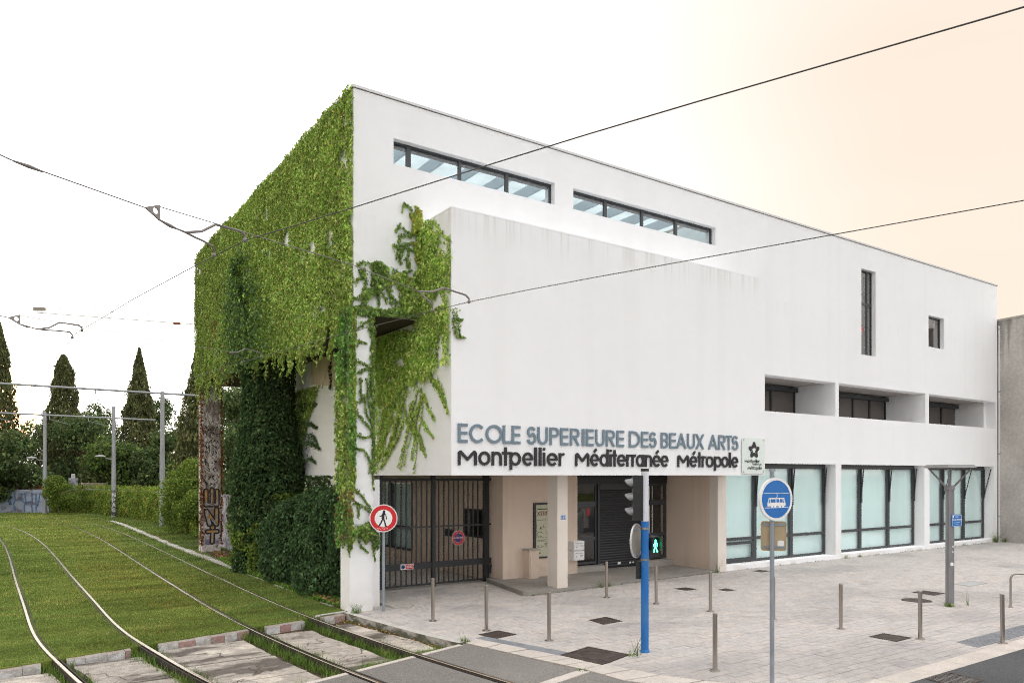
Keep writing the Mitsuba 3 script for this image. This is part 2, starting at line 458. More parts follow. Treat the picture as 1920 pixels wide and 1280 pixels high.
scene['ground'] = mikit.ply(bx(-140, 200, -90, 210, -.95, -.30), 'far_ground')
labels['ground'] = {'kind': 'structure'}
RC = spline([(-.72, -9.5), (-.95, -8), (-1.40, -5), (-1.66, -2.5), (-1.84, 0), (-1.97, 5), (-2., 12), (-2., 20), (-2.06, 27), (-2.25, 33), (-2.75, 40), (-3.9, 46), (-5.8, 52), (-9, 58), (-13, 63)], 160)
LC = spline([(-4.1, -9.5), (-4.40, -7), (-4.90, -4.5), (-5.25, -2), (-5.47, 0), (-5.62, 4), (-5.74, 10), (-5.86, 18), (-6.08, 26), (-6.5, 33), (-7.4, 40), (-9, 46), (-11.6, 51.5), (-15, 56), (-19, 60)], 160)


def offset_line(c, s):
    t = unit(np.gradient(c, axis=0))
    return c + np.stack([t[:, 1], -t[:, 0]], 1) * s          # + = to the right when heading away


lawn_poly = Polygon([(-45, kerb_y(-45)), (-.16, kerb_y(-.16)), (-.16, .3), (.1, .6), (.1, 16), (3.2, 16), (3.2, 66), (-45, 66)])
obj('lawn', slab(lawn_poly, -.2, 0.), 'lawn_base', kind='structure')
obj('soil_bed', slab(Polygon([(-.12, .3), (.5, .3), (.5, .8), (.9, .8), (.9, 2.4), (1.5, 2.6), (1.7, 12), (3.4, 13), (3.4, 22), (.35, 22), (-.12, 15)]), -.2, .006), 'soil', kind='structure')
# narrow concrete strip between the lawn and the building
strip = thing('path', '', '')
labels[strip] = {'kind': 'structure'}
ys = [.9, 1.7, 2.6, 3.5, 4.4, 5.3, 6.3, 7.3, 8.3] + list(np.arange(9.3, 44, 1.45))
pl = spline([(-.05, .5), (-.10, 5), (-.2, 10), (-.36, 16), (-.42, 24), (-.38, 32), (-.42, 38), (-.7, 44), (-1.4, 48)], 200)
pxy = lambda y: np.interp(y, pl[:, 1], pl[:, 0])
for a, b in zip(ys[:-1], ys[1:]):
    w0, w1 = R.uniform(.13, .19), R.uniform(.17, .23)
    if a < 8 and R.random() < .25:
        continue
    obj('paving_slab', slab(Polygon([(pxy(a) - w0, a + .012), (pxy(a) + w1, a + .012), (pxy(b) + w1, b - .012), (pxy(b) - w0, b - .012)]), -.05, .016 + R.uniform(0, .012)), 'concrete', strip)

# sunken concrete bed between lawn and level crossing
obj('track_bed', slab(Polygon([(-45, -16), (-1, -16), (.9, -4.2), (-.05, .2), (-.2, kerb_y(-.2)), (-45, kerb_y(-45))]), -.28, -.165), 'soil', kind='structure')
bed = thing('track_slabs', '', '')
labels[bed] = {'kind': 'structure'}


def front_y(x):
    return -4.38 + .287 * (x - .25)          # front edge of the level crossing; same kind of dark solid core added inside the hedge


def rail_x(c, s, y):
    o = offset_line(c, s)
    return np.interp(y, o[:, 1], o[:, 0])


def slab_between(xl, xr, y0, y1, jit=.03):
    yy = np.linspace(y0, y1, 7)
    wob = lambda: R.uniform(-jit, jit, 7)
    return [(xl(y) + a, y) for y, a in zip(yy, wob())] + [(xr(y) + a, y) for y, a in zip(yy[::-1], wob())]


zones = [(lambda y: -12. + 0 * y, lambda y: rail_x(LC, -.86, y)), (lambda y: rail_x(LC, -.50, y), lambda y: rail_x(LC, .56, y)), (lambda y: rail_x(LC, .86, y), lambda y: rail_x(RC, -1.06, y)),
         (lambda y: rail_x(RC, -.58, y), lambda y: rail_x(RC, .40, y)), (lambda y: rail_x(RC, .87, y), lambda y: np.interp(y, [-4.3, 0], [.15, -.52]))]
cuts = {0: [-1.9, -4.2, -6.4], 1: [-1.55, -3.4, -5.4, -7.4], 2: [-1.12, -2.75, -4.25, -6.2, -8], 3: [-1.0, -2.75, -4.45], 4: [-.75, -2.3, -4.1]}
for i, (xl, xr) in enumerate(zones):
    for a, b in zip(cuts[i][:-1], cuts[i][1:]):
        pg = Polygon(slab_between(xl, xr, b + .035, a - .035)).buffer(0)
        pg = pg.intersection(Polygon([(-14, front_y(-14) + .16), (.6, front_y(.6) + .16), (.6, 2), (-14, 2)]))
        pg = pg.intersection(Polygon([(-14, kerb_y(-14) - .27), (0, kerb_y(0) - .27), (0, -20), (-14, -20)]))
        if pg.area > .05:
            obj('concrete_slab', slab(pg.buffer(-.03).buffer(.03), -.2, -.10 + R.uniform(-.012, .012)), 'track_slab', bed)

# lawn edge kerb of short painted blocks, gaps where the rails run through
kb = thing('lawn_kerb', '', '')
labels[kb] = {'kind': 'structure'}
blocks = [(-8.9, -8.3, 0), (-8.28, -7.6, 0), (-7.58, -6.9, 0), (-6.88, -6.55, 0), (-6.53, -6.28, 0), (-5.88, -5.62, 0), (-5.6, -5.27, 0), (-5.25, -4.97, 0), (-4.95, -4.86, 1), (-4.36, -4.02, 0), (-4., -3.7, 1), (-3.68, -3.4, 0), (-3.38, -3.12, 1), (-3.1, -2.86, 0),
          (-2.84, -2.6, 1), (-2.2, -1.92, 0), (-1.9, -1.66, 1), (-1.64, -1.32, 0), (-.86, -.58, 0), (-.56, -.30, 1)]
for a, b, red in blocks:
    za = R.uniform(-.004, .006)
    d = R.uniform(-.006, .006)
    top = Polygon([(a - .007, kerb_y(a) - .20 + d), (b + .007, kerb_y(b) - .20 + d), (b + .007, kerb_y(b) + d), (a - .007, kerb_y(a) + d)])
    v, f = slab(top, -.2, -.012 + za)
    v = v.copy()
    lo = v[:, 2] < -.1
    v[lo, 1] -= .02 * (v[lo, 1] < kerb_y(v[lo, 0]) - .1)
    obj('kerb_block', (v, f), 'kerb_red' if red else 'kerb_white', kb, label='red painted kerb block' if red else None)
# grey kerb of the pavement along the track
sk = thing('pavement_kerb', '', '')
labels[sk] = {'kind': 'structure'}
KL = np.array([(-.24, .02), (-.10, -1.32), (.12, -2.95), (.25, -3.86), (.40, -4.27)])
s_ = np.r_[0, np.cumsum(np.linalg.norm(np.diff(KL, axis=0), axis=1))]
for a, b in zip(np.arange(0, s_[-1] - .1, 1.05), list(np.arange(1.05, s_[-1] - .1, 1.05)) + [s_[-1]]):
    p0, p1 = [np.array([np.interp(s, s_, KL[:, k]) for k in (0, 1)]) for s in (a + .004, b - .004)]
    n_ = unit(np.array([-(p1 - p0)[1], (p1 - p0)[0]]))
    obj('kerb_stone', slab(Polygon([p0, p1, p1 + n_ * .16, p0 + n_ * .16]), -.2, .006), 'kerb_grey', sk)
obj('kerb_stone', slab(Polygon([(-1.0, kerb_y(-1.) + .0), (-.2, kerb_y(-.2) + .0), (-.05, .16), (-.9, kerb_y(-.9) + .12)]), -.2, .022), 'kerb_grey', sk)

# level crossing asphalt, with its pale concrete lip
xs0 = [-14., -6.2, -5.0, -3.05, -1.9, -.8, .34]
cross = Polygon([(x, front_y(x) - .10) for x in xs0] + [(.45, -4.30), (.82, -6.02), (1.04, -7.05), (.03, -7.30), (-14, -10.6)])
rails4 = [offset_line(c, s) for c in (LC, RC) for s in (-.72, .72)]
slots = unary_union([LineString(r).buffer(.10, cap_style='flat') for r in rails4])
obj('crossing', slab(cross.difference(slots), -.25, .0), 'crossing_asphalt', kind='structure')
lip = LineString([(x, front_y(x) - .045) for x in xs0]).buffer(.055, cap_style='flat')
obj('crossing_edge', slab(lip.difference(slots), -.25, .006), 'edge_stone', kind='structure')
obj('crossing_joint', slab(LineString([(1.08, -7.16), (.03, -7.42), (-14, -10.75)]).buffer(.10, cap_style='flat').difference(slots), -.25, .005), 'edge_stone', kind='structure')
obj('street', slab(Polygon([(-60, -40), (90, -40), (90, -10.53), (3.2, -10.53), (1.35, -8.3), (1.1, -7.28), (.03, -7.53), (-14, -10.9), (-60, -20)]).difference(slots), -.25, -.004), 'crossing_asphalt', kind='structure')
obj('road', slab(Polygon([(3.0, -10.53), (90, -10.53), (90, -24), (3., -24)]), -.002, .004), 'road_asphalt', kind='structure')

# rails
ground_rails = []
for k, (c, s, lab) in enumerate([(LC, -.72, 'leftmost grooved tram rail curving through the lawn past the picture edge'), (LC, .72, 'bright grooved tram rail second from the left in the lawn'),
                                 (RC, -.72, 'third grooved tram rail from the left, its dark groove showing beside the concrete slabs'), (RC, .72, 'rightmost grooved tram rail, closest to the ivy hedge and the pavement kerb')]):
    o = offset_line(c, s)
    t = unit(np.gradient(o, axis=0))
    out = np.stack([t[:, 1], -t[:, 0]], 1) * (1 if s > 0 else -1)       # away from the track's middle
    prof = np.array([(-.065, -.17), (.055, -.17), (.055, .012), (-.007, .012), (-.008, -.035), (-.042, -.035), (-.045, .006), (-.065, .006)])
    v = np.concatenate([np.concatenate([o + out * q[0], np.full((len(o), 1), q[1])], 1)[:, None] for q in prof], 1).reshape(-1, 3)
    m = len(prof)
    f = [[i * m + j, i * m + (j + 1) % m, (i + 1) * m + (j + 1) % m, (i + 1) * m + j] for i in range(len(o) - 1) for j in range(m)]
    r_ = thing('tram_rail', lab, 'rail')
    obj('rail_body', (v, np.array(f)), 'rail_rust', r_)
    pr2 = np.array([(.052, .008), (.047, .019), (-.001, .019), (-.006, .008)])
    v = np.concatenate([np.concatenate([o + out * q[0], np.full((len(o), 1), q[1])], 1)[:, None] for q in pr2], 1).reshape(-1, 3)
    f = [[i * 4 + j, i * 4 + j + 1, (i + 1) * 4 + j + 1, (i + 1) * 4 + j] for i in range(len(o) - 1) for j in range(3)]
    obj('running_surface', (v, np.array(f)), 'rail_steel', r_)
    ground_rails.append(o)

# plaza
edge_in = [(.02, -.02), (.06, -1.3), (.29, -2.9), (.42, -3.84), (.60, -4.22)]
plaza = Polygon([(-.09, -.02)] + edge_in[1:] + [(.84, -4.16), (1.10, -5.05), (1.64, -7.0), (1.98, -8.3), (3.4, -10.14), (60, -10.14), (60, -.001), (13.19, -.001), (13.19, 2.6), (5.3, 2.6), (5.2, 2.45), (1.15, 2.45), (1.0, .42), (.46, .4), (.46, -.02)])
obj('plaza_bed', slab(plaza.buffer(.06, join_style='mitre').union(Polygon([(0, .4), (5.45, .4), (5.45, 3), (0, 3)])), -.25, -.014), 'joint', kind='structure')
# cut-outs: covers and tactile strips
COV = [([(4.48, -3.83), (4.44, -4.40), (3.87, -4.44), (3.92, -3.90)], 'cast_iron', 'dark square cast iron cover in the pavers left of the blue traffic light pole', 'sq'),
       ([(1.64, -3.70), (1.74, -4.21), (1.21, -4.31), (1.12, -3.80)], 'cast_iron', 'dark square cast iron cover next to the end of the narrow grey strip', 'sq'),
       ([(1.40, -6.10), (2.24, -5.87), (2.45, -6.75), (1.58, -7.02)], 'cast_iron', 'largest cast iron cover, with a round lid, in front of the traffic light pole', 'big'),
       ([(8.90, -1.73), (9.30, -1.76), (9.32, -2.15), (8.88, -2.16)], 'cast_iron', 'brown square cover behind the bollards, nearest the entrance shutter', 'sq'),
       ([(9.77, -2.56), (10.10, -2.54), (10.08, -2.88), (9.74, -2.88)], 'cast_iron', 'smallest brown square cover, in front of the white entrance pillar', 'sq'),
       ([(13.77, -5.86), (14.33, -5.90), (14.35, -6.46), (13.72, -6.47)], 'cast_iron', 'brown square cover left of the grey canopy lamp post, above the round one', 'sq'),
       ([(7.42, -8.34), (7.95, -8.33), (8.01, -8.86), (7.43, -8.87)], 'cast_iron', 'brown speckled square cover on the right of the plaza near the kerb', 'sq'),
       ([(16.32, -5.78), (17.45, -5.74), (17.38, -6.21), (16.25, -6.23)], 'grey_cover', 'pale grey rectangular cover behind the canopy lamp post', 'plain'),
       ([(13.95, -.45), (14.38, -.43), (14.40, -.80), (13.94, -.83)], 'cast_iron', 'brown square cover close under the ground floor window wall', 'sq')]
ROUND = (12.54, -6.62, .33)
TAC = [Polygon([(.88, -4.08), (1.12, -4.02), (1.64, -5.98), (1.38, -6.06)]), Polygon([(8.19, -9.98), (8.34, -9.55), (20., -9.55), (20., -9.98)])]
holes = unary_union([Polygon(c[0]).buffer(.025, join_style='mitre') for c in COV] + [Point(ROUND[0], ROUND[1]).buffer(ROUND[2] + .03)] + [t.buffer(.012, join_style='mitre') for t in TAC])
step_poly = Polygon([(5.20, 2.40), (5.12, 2.1), (4.62, -.36), (4.72, -.49), (12.77, -.05), (12.77, 2.5)])
ramp = Polygon([(.93, -.20), (1.30, -.28), (1.48, -.16), (1.66, .9), (1.78, 2.4), (.93, 2.4)])
free = plaza.difference(holes).difference(step_poly.buffer(.01)).difference(ramp)
# large edge stones along the crossing and the pale kerb along the road
pv = thing('plaza_paving', '', '')
labels[pv] = {'kind': 'structure'}
A_, B_ = np.array([(.50, -4.30), (.86, -5.98), (1.12, -7.05), (1.24, -8.2), (2.9, -10.2)]), np.array([(.86, -4.12), (1.36, -6.06), (1.64, -7.02), (1.96, -8.3), (3.3, -10.1)])
sA = np.linspace(0, 1, 5)
TT = np.r_[np.linspace(0, .50, 7), np.linspace(.50, 1, 6)[1:]]
for a, b in zip(TT[:-1], TT[1:]):
    q = [[np.interp(t, sA, L[:, k]) for k in (0, 1)] for L, t in ((A_, a + .003), (B_, a + .003), (B_, b - .003), (A_, b - .003))]
    obj('edge_stone', slab(Polygon(q).buffer(0).difference(holes), -.2, .004 + R.uniform(-.003, .003)), 'edge_stone', pv)
x = 2.6
while x < 60:
    w = 1.0
    obj('kerb_stone', slab(Polygon([(max(x, 3.35) + .004, -10.13), (x + w - .004, -10.13), (x + w - .004, -10.53), (max(x, 2.9) + .004, -10.53)]), -.2, .006 + R.uniform(-.002, .002)), 'edge_stone', pv)
    x += w
# stretcher-bond pavers 40 x 20 cm
from shapely import prepare
prepare(free)
cells = []
for row in range(-51, 13):
    y0 = row * .2
    for col in range(-1, 84):
        x0 = col * .4 - .2 * (row % 2)
        c = sbox(x0 + .005, y0 + .005, x0 + .395, y0 + .195)
        if not free.intersects(c):
            continue
        if not free.contains(c):
            c = c.intersection(free)
            if c.area < .004:
                continue
        cells.append((math.hypot(x0 + .2 - EYE[0], y0 + .1 - EYE[1]), c))
cells.sort(key=lambda q: q[0])


def in_view(c):
    q = np.array([c.centroid.x, c.centroid.y, 0]) - EYE
    d = q @ LOOK
    return abs(q @ np.array([.8264, -.563, 0])) / d < .69 and 3.2 / d < .282


rest, made = [], 0
for d, c in cells:
    for g in getattr(c, 'geoms', [c]):
        if g.geom_type != 'Polygon' or g.area < .003:
            continue
        dz = R.uniform(-.0025, .0025)
        if g.area > .07 and len(g.exterior.coords) == 5:
            x0, y0, x1, y1 = g.bounds
            e = .004
            top = dz + R.uniform(-.0012, .0012, 4)
            v = np.array([[x0, y0, -.03], [x1, y0, -.03], [x1, y1, -.03], [x0, y1, -.03], [x0, y0, dz - e], [x1, y0, dz - e], [x1, y1, dz - e], [x0, y1, dz - e],
                          [x0 + e, y0 + e, top[0]], [x1 - e, y0 + e, top[1]], [x1 - e, y1 - e, top[2]], [x0 + e, y1 - e, top[3]]])
            f = [[8, 9, 10, 11]] + [[i, (i + 1) % 4, (i + 1) % 4 + 4, i + 4] for i in range(4)] + [[i + 4, (i + 1) % 4 + 4, (i + 1) % 4 + 8, i + 8] for i in range(4)]
            m = (v, np.array(f))
        else:
            m = slab(g, -.03, dz)
        if made < 300 and in_view(c):
            obj('paver', m, 'paver', pv)
            made += 1
        else:
            rest.append(m)
obj('pavers', cat_(*rest), 'paver', pv, kind='stuff')

# covers
for pts, mat, lab, kind in COV:
    pts = np.array(pts)
    pg = Polygon(pts)
    k = thing('access_cover', lab, 'manhole cover')
    obj('frame', slab(pg.difference(pg.buffer(-.03, join_style='mitre')), -.03, .006), 'concrete' if kind == 'plain' else 'cast_iron', k)
    inner = pg.buffer(-.036, join_style='mitre')
    plate = [slab(inner, -.03, .002)]
    if kind != 'plain':
        e0, e1 = pts[1] - pts[0], pts[3] - pts[0]
        n0, n1 = (int(np.linalg.norm(e) / .055) for e in (e0, e1))
        for i in range(1, n0):
            for j in range(1, n1):
                c = pts[0] + e0 * i / n0 + e1 * j / n1
                if kind == 'big' and abs(np.linalg.norm(c - pts.mean(0)) - .31) < .03:
                    continue
                ang = math.atan2(e0[1], e0[0]) + (math.pi / 4 if (i + j) % 2 else -math.pi / 4)
                plate.append(place(bx(-.016, .016, -.005, .005, .001, .006), (c[0], c[1], 0), ang))
    obj('plate', cat_(*plate), mat, k)
    if kind == 'big':
        obj('round_lid', slab(Point(*pts.mean(0)).buffer(.325).difference(Point(*pts.mean(0)).buffer(.295)), 0, .008), 'cast_iron', k)
k = thing('round_cover', 'round dark manhole cover behind a bollard, left of the canopy lamp post', 'manhole cover')
obj('frame', slab(Point(*ROUND[:2]).buffer(.33).difference(Point(*ROUND[:2]).buffer(.295)), -.03, .006), 'cast_iron', k)
obj('plate', cat_(slab(Point(*ROUND[:2]).buffer(.288), -.03, .002), *[place(bx(-.014, .014, -.006, .006, .001, .006), (ROUND[0] + r_ * math.cos(a), ROUND[1] + r_ * math.sin(a), 0), a) for r_ in (.08, .15, .22) for a in np.arange(0, 6.28, .07 / r_)]), 'cast_iron', k)
for t, lab in zip(TAC, ('narrow grey tactile strip running to the large cast iron cover', 'wide dark grey tactile strip along the kerb at the right edge')):
    k = thing('tactile_strip', lab, 'tactile paving')
    c = np.array(t.exterior.coords)[:4]
    obj('base', slab(t, -.03, .0), 'tactile', k)
    u0, u1 = (c[3] - c[0], c[2] - c[1]) if np.linalg.norm(c[3] - c[0]) > np.linalg.norm(c[1] - c[0]) else (c[1] - c[0], c[2] - c[3])
    a0, b0 = (c[0], c[1]) if np.linalg.norm(c[3] - c[0]) > np.linalg.norm(c[1] - c[0]) else (c[0], c[3])
    L, W = np.linalg.norm(u0), np.linalg.norm(b0 - a0)
    st = []
    for i in range(int(min(L, 8) / .05)):
        for j in range(1, int(W / .05)):
            q = a0 + u0 / L * (.03 + i * .05) + (b0 - a0) * j / int(W / .05)
            st.append(place(cat_(bx(-.011, .011, -.011, .011, -.001, .005)), (q[0], q[1], 0), math.atan2(u0[1], u0[0])))
    obj('studs', cat_(*st), 'tactile', k, kind='stuff')
k = thing('street_drain', 'cast iron drain grate with slanted bars in the asphalt at the bottom right', 'drain')
gp = np.array([(5.06, -11.13), (5.80, -11.12), (5.88, -10.58), (5.16, -10.58)])
obj('frame', slab(Polygon(gp).difference(Polygon(gp).buffer(-.035, join_style='mitre')), 0, .016), 'cast_iron', k)
obj('pit', slab(Polygon(gp).buffer(-.03), .003, .006), 'sign_black', k)
for i in range(9):
    a = gp[0] + (gp[1] - gp[0]) * (i + .7) / 9.6
    b = gp[3] + (gp[2] - gp[3]) * (i + .1) / 9.6
    obj('bar', slab(LineString([a, b]).buffer(.013, cap_style='flat').intersection(Polygon(gp).buffer(-.03)), .005, .014), 'stainless', k)
for i in range(1, 4):
    a, b = gp[0] + (gp[3] - gp[0]) * i / 4, gp[1] + (gp[2] - gp[1]) * i / 4
    obj('crossbar', slab(LineString([a, b]).buffer(.011, cap_style='flat').intersection(Polygon(gp).buffer(-.03)), .004, .0125), 'stainless', k)
# entrance step and the low concrete ramp stone inside the gate pillar
v, f = slab(step_poly, -.2, .12)
v = v.copy()
hi = v[:, 2] > 0
v[hi, 2] = np.interp(v[hi, 0], [4.6, 12.77], [.12, .045])
obj('entrance_step', (v, f), 'step_concrete', kind='structure')
v, f = slab(ramp.buffer(-.05).buffer(.05), -.1, .07)
v = v.copy()
hi = v[:, 2] > 0
v[hi, 2] = np.interp(v[hi, 1], [-.28, .1, 2.4], [.03, .085, .06])
obj('gate_ramp', (v, f), 'concrete', kind='structure')
obj('passage_floor', slab(Polygon([(.0, 2.46), (5.44, 2.46), (5.44, 22), (.0, 22)]), -.2, -.004), 'concrete', kind='structure')
# ------------------------------------------------------------------ the school building
B = thing('school_building', 'large white rendered school with a projecting upper box, strip windows and ivy covered side', 'building')
W, DP, ZT, ZS = 32.83, 17.0, 12.30, 7.02
BX0, BX1, BY, BZ = 1.767, 13.18, -1.53, 9.39
STRIPS = [(1.03, 5.96, 10.76, 11.38), (6.62, 12.65, 10.78, 11.38)]
LOG = [(13.40, 19.44), (19.67, 26.11), (26.42, 32.70)]
BAYS = [(13.18, 19.46), (19.83, 26.03), (26.47, 32.50)]
SLIT, SMALL = (21.20, 22.23, 7.97, 11.37), (26.38, 27.72, 8.78, 10.14)
fac = Polygon([(0, ZS), (13.18, ZS), (13.18, 0), (W, 0), (W, ZT), (0, ZT)])
for a, b, c, d in STRIPS + [SLIT, SMALL]:
    fac = fac.difference(sbox(a, c, b, d))
for a, b in LOG:
    fac = fac.difference(sbox(a, 5.45, b, 6.73))
for a, b in BAYS:
    fac = fac.difference(sbox(a, .16, b, 3.62))
shell = [wall_xz(fac, 0, .46),
         bx(0, .3, .46, DP, ZS, ZT), bx(W - .3, W, .46, DP, 0, ZT), bx(.3, W - .3, DP - .3, DP, ZS, ZT), bx(13.2, W - .3, DP - .3, DP, 0, ZS)]
obj('wall', cat_(*shell), 'white_render', B)
obj('projecting_box', cat_(bx(BX0, BX1, BY, .1, 3.2, BZ), bx(BX0, BX1, .1, 13.0, 3.2, ZS + .05)), 'white_render', B)
# ceilings, floors, roof
obj('soffit', cat_(bx(.3, 13.2, .46, DP - .3, ZS, ZS + .04), bx(.003, 13.2, .003, .46, ZS - .006, ZS - .001), bx(.003, .3, .46, DP - .003, ZS - .006, ZS - .001)), 'soffit_shade', B)  # thin strips added under the wall edges carry the same painted shade
rf = obj('roof', cat_(bx(.3, W - .3, 5.2, DP - .3, 12.0, 12.12), bx(13.2, W - .3, .46, 5.2, 12.0, 12.12)), 'concrete', B)
obj('skylight_pane', (np.array([[.3, .46, 12.10], [13.2, .46, 12.10], [13.2, 5.2, 12.10], [.3, 5.2, 12.10]]), np.array([[0, 1, 2], [0, 2, 3]])), 'milk_glass', rf)
for x in np.arange(.9, 13.2, 1.12):
    obj('rafter', bx(x, x + .09, .46, 5.2, 11.78, 12.09), 'rafter', rf)
obj('studio_room', cat_(bx(.3, 13.2, 5.2, 5.3, 9.6, 12.0), bx(.3, 13.2, .46, 5.2, 9.6, 9.7), bx(13.2, 13.3, .46, 5.3, 9.6, 12.)), 'white_room', B)
obj('coping', cat_(bx(-.03, W + .03, -.035, .40, ZT + .015, ZT + .075), bx(-.03, .36, .40, DP + .03, ZT + .015, ZT + .075)), 'coping', B)
obj('coping_gap', bx(-.004, W + .004, -.004, .36, ZT, ZT + .0149), 'bark', B)
obj('box_coping', bx(BX0 - .004, BX1 + .004, BY - .004, .0, BZ, BZ + .03), 'white_render', B)
# dark rooms behind the street windows
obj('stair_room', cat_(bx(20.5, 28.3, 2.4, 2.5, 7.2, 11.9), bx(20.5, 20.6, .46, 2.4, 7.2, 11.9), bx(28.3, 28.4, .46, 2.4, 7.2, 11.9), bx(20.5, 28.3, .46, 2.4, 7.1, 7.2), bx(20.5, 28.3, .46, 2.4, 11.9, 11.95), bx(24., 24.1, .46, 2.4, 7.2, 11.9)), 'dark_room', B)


def window(name, x0, x1, z0, z1, y, mull=(), trans=(), fw=.06, depth=.07, mw=.09, parent=B, panes=True, fmat='frame', label=None):
    """frame with verticals at mull (x0, x1 pairs) and horizontals at trans, one pane per field"""
    k = numbered(parent + '__' + name)
    fr = [bx(x0, x1, y, y + depth, z0, z0 + fw), bx(x0, x1, y, y + depth, z1 - fw, z1), bx(x0, x0 + fw, y, y + depth, z0 + fw, z1 - fw), bx(x1 - fw, x1, y, y + depth, z0 + fw, z1 - fw)]
    mull = [m if isinstance(m, tuple) else (m - mw / 2, m + mw / 2) for m in mull]
    xs = [x0 + fw] + [q for m in mull for q in m] + [x1 - fw]
    zs = [z0 + fw] + [q for t in trans for q in t] + [z1 - fw]
    for a, b in mull:
        fr.append(bx(a, b, y - .004, y + depth, z0 + fw, z1 - fw))
    for i in range(0, len(xs), 2):
        for a, b in trans:
            fr.append(bx(xs[i], xs[i + 1], y + .004, y + depth, a, b))
    scene[k] = mikit.ply(cat_(*fr), fmat)
    if panes:
        for i in range(0, len(xs), 2):
            for j in range(0, len(zs), 2):
                obj('pane', (np.array([[xs[i], y + .03, zs[j]], [xs[i + 1], y + .03, zs[j]], [xs[i + 1], y + .03, zs[j + 1]], [xs[i], y + .03, zs[j + 1]]]), np.array([[0, 1, 2], [0, 2, 3]])), 'pane', k)
    return k


S1 = window('strip_window', *STRIPS[0], .17, [(1.46, 1.58), (2.95, 3.03), (4.41, 4.51)], fw=.05)
S2 = window('strip_window', *STRIPS[1], .17, [(7.93, 8.04), (9.44, 9.53), (10.91, 11.02)], fw=.05)
for a, b, c, d in STRIPS:
    k = S1 if a < 3 else S2
    obj('blind_box', bx(a + .06, b - .06, .245, .34, d - .11, d - .001), 'frame', k)
window('slit_window', SLIT[0], SLIT[1], SLIT[2], SLIT[3], .17, [(21.86, 21.94)], [(10.0, 10.09)], fw=.05)
obj('red_sticker', on_face((lambda m: m)(extrude(Point(0, 0).buffer(.075), .004)), (0, -1), (21.55, .19, 9.03)), 'sign_red', B + '__slit_window')
window('small_window', SMALL[0], SMALL[1], SMALL[2], SMALL[3], .17, [], [], fw=.08)
# loggias with dark blinds at the back
for i, (a, b) in enumerate(LOG):
    lg = obj('loggia', cat_(bx(a - .11, a, .46, 1.8, 5.2, 6.95), bx(b, b + .11, .46, 1.8, 5.2, 6.95), bx(a - .1, b + .1, 1.9, 2.0, 5.2, 6.95), bx(a, b, .46, 1.9, 5.0, 5.1)), 'white_render', B)
    obj('ceiling', bx(a, b, .46, 1.9, 6.731, 6.8), 'soffit', lg)
    n = 4 if i != 1 else 5
    x0 = a + .02
    x1 = b - .02
    obj('blind_box', bx(x0, x1, 1.60, 1.9, 6.50, 6.66), 'frame', lg)
    wd = (x1 - x0) / n
    for j in range(n):
        p = x0 + wd * j
        obj('shutter_panel', bx(p + .05, p + wd - .05, 1.79, 1.83, 5.15, 6.5), 'loggia_blind' if not (i == 1 and j == 0) else 'shutter', lg)
        obj('post', bx(p + wd - .05, p + wd + .045, 1.74, 1.86, 5.1, 6.5), 'black_metal', lg)
# ground floor window bays
MUL = [[(15.14, 15.34), (17.22, 17.44), (19.26, 19.40)], [(21.76, 21.97), (23.86, 24.07), (25.90, 26.00)], [(28.40, 28.62), (30.38, 30.60), (32.36, 32.48)]]
for i, (a, b) in enumerate(BAYS):
    k = window('ground_window', a, b, .16, 3.62, .43, [(m[0] + .02, m[1] - .03) for m in MUL[i][:2]], [(.94, 1.04)], fw=.09, depth=.09)
    obj('sill', bx(a, b, .06, .43, .10, .158), 'concrete', k)
    obj('top_band', bx(a + .09, b - .09, .40, .428, 3.44, 3.53), 'frame', k)
    obj('blind', (np.array([[a, .56, .2], [b, .56, .2], [b, .56, 3.6], [a, .56, 3.6]]), np.array([[0, 1, 2], [0, 2, 3]])), 'blind', k)
    for m in MUL[i]:
        xm = (m[0] + m[1]) / 2 + .02
        out = .10 if i < 2 else .30
        obj('awning_stay', cat_(tube([[xm, .42, 2.15], [xm, .40 - out, 3.5]], .022, 6), bx(xm - .05, xm + .05, .39, .43, 2.10, 3.5)), 'black_metal', k)
    if i == 0:
        obj('opening_light', cat_(bx(13.27, 15.1, .385, .425, .80, .90), bx(13.27, 15.1, .385, .425, .26, .34), bx(15.02, 15.1, .385, .425, .34, .80)), 'frame', k)
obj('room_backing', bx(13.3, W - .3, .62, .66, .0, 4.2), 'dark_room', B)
# ground floor under the projecting box
obj('entrance_wall', cat_(bx(5.45, 8.30, 1.87, 2.5, 0, 3.199), bx(5.45, 5.75, 2.5, 3.0, 0, 3.199), bx(5.45, 5.75, 4.12, 7.75, 0, 3.199), bx(5.45, 5.75, 3.0, 4.12, 0, 1.25), bx(5.45, 5.75, 3.0, 4.12, 2.15, 3.199), bx(5.45, 5.75, 7.75, 15, 0, .44), bx(5.45, 5.75, 7.75, 15, 2.92, 3.199), bx(5.40, 5.449, 5.4, 15, .0, .30)), 'cream_render', B)
obj('entrance_pier', bx(12.76, 13.178, .0, .35, 0, 3.199), 'pale_render', B)
obj('side_wall', bx(12.76, 13.178, .35, 2.6, 0, 3.199), 'cream_render', B)
obj('entrance_column', bx(5.74, 6.10, -.40, .05, 0, 3.199), 'pale_render', B)
obj('corner_pier', cat_(bx(-.12, .46, -.06, .50, 0, ZS + .02)), 'white_render', B)
obj('gate_pier', bx(.52, .80, .30, .75, 0, 3.1), 'white_render', B)
obj('pier_gap', bx(.461, .519, .36, .7, 0, 3.05), 'sign_black', B)
obj('back_pier', bx(.02, .74, 16.2, 16.9, 0, ZS + .02), 'weathered_column', B, label='weathered concrete pillar with scribbled black graffiti and dead ivy stems')
obj('middle_pier', bx(.1, .8, 8.6, 9.4, 0, ZS + .02), 'white_render', B)
pw = numbered(B + '__passage_window')
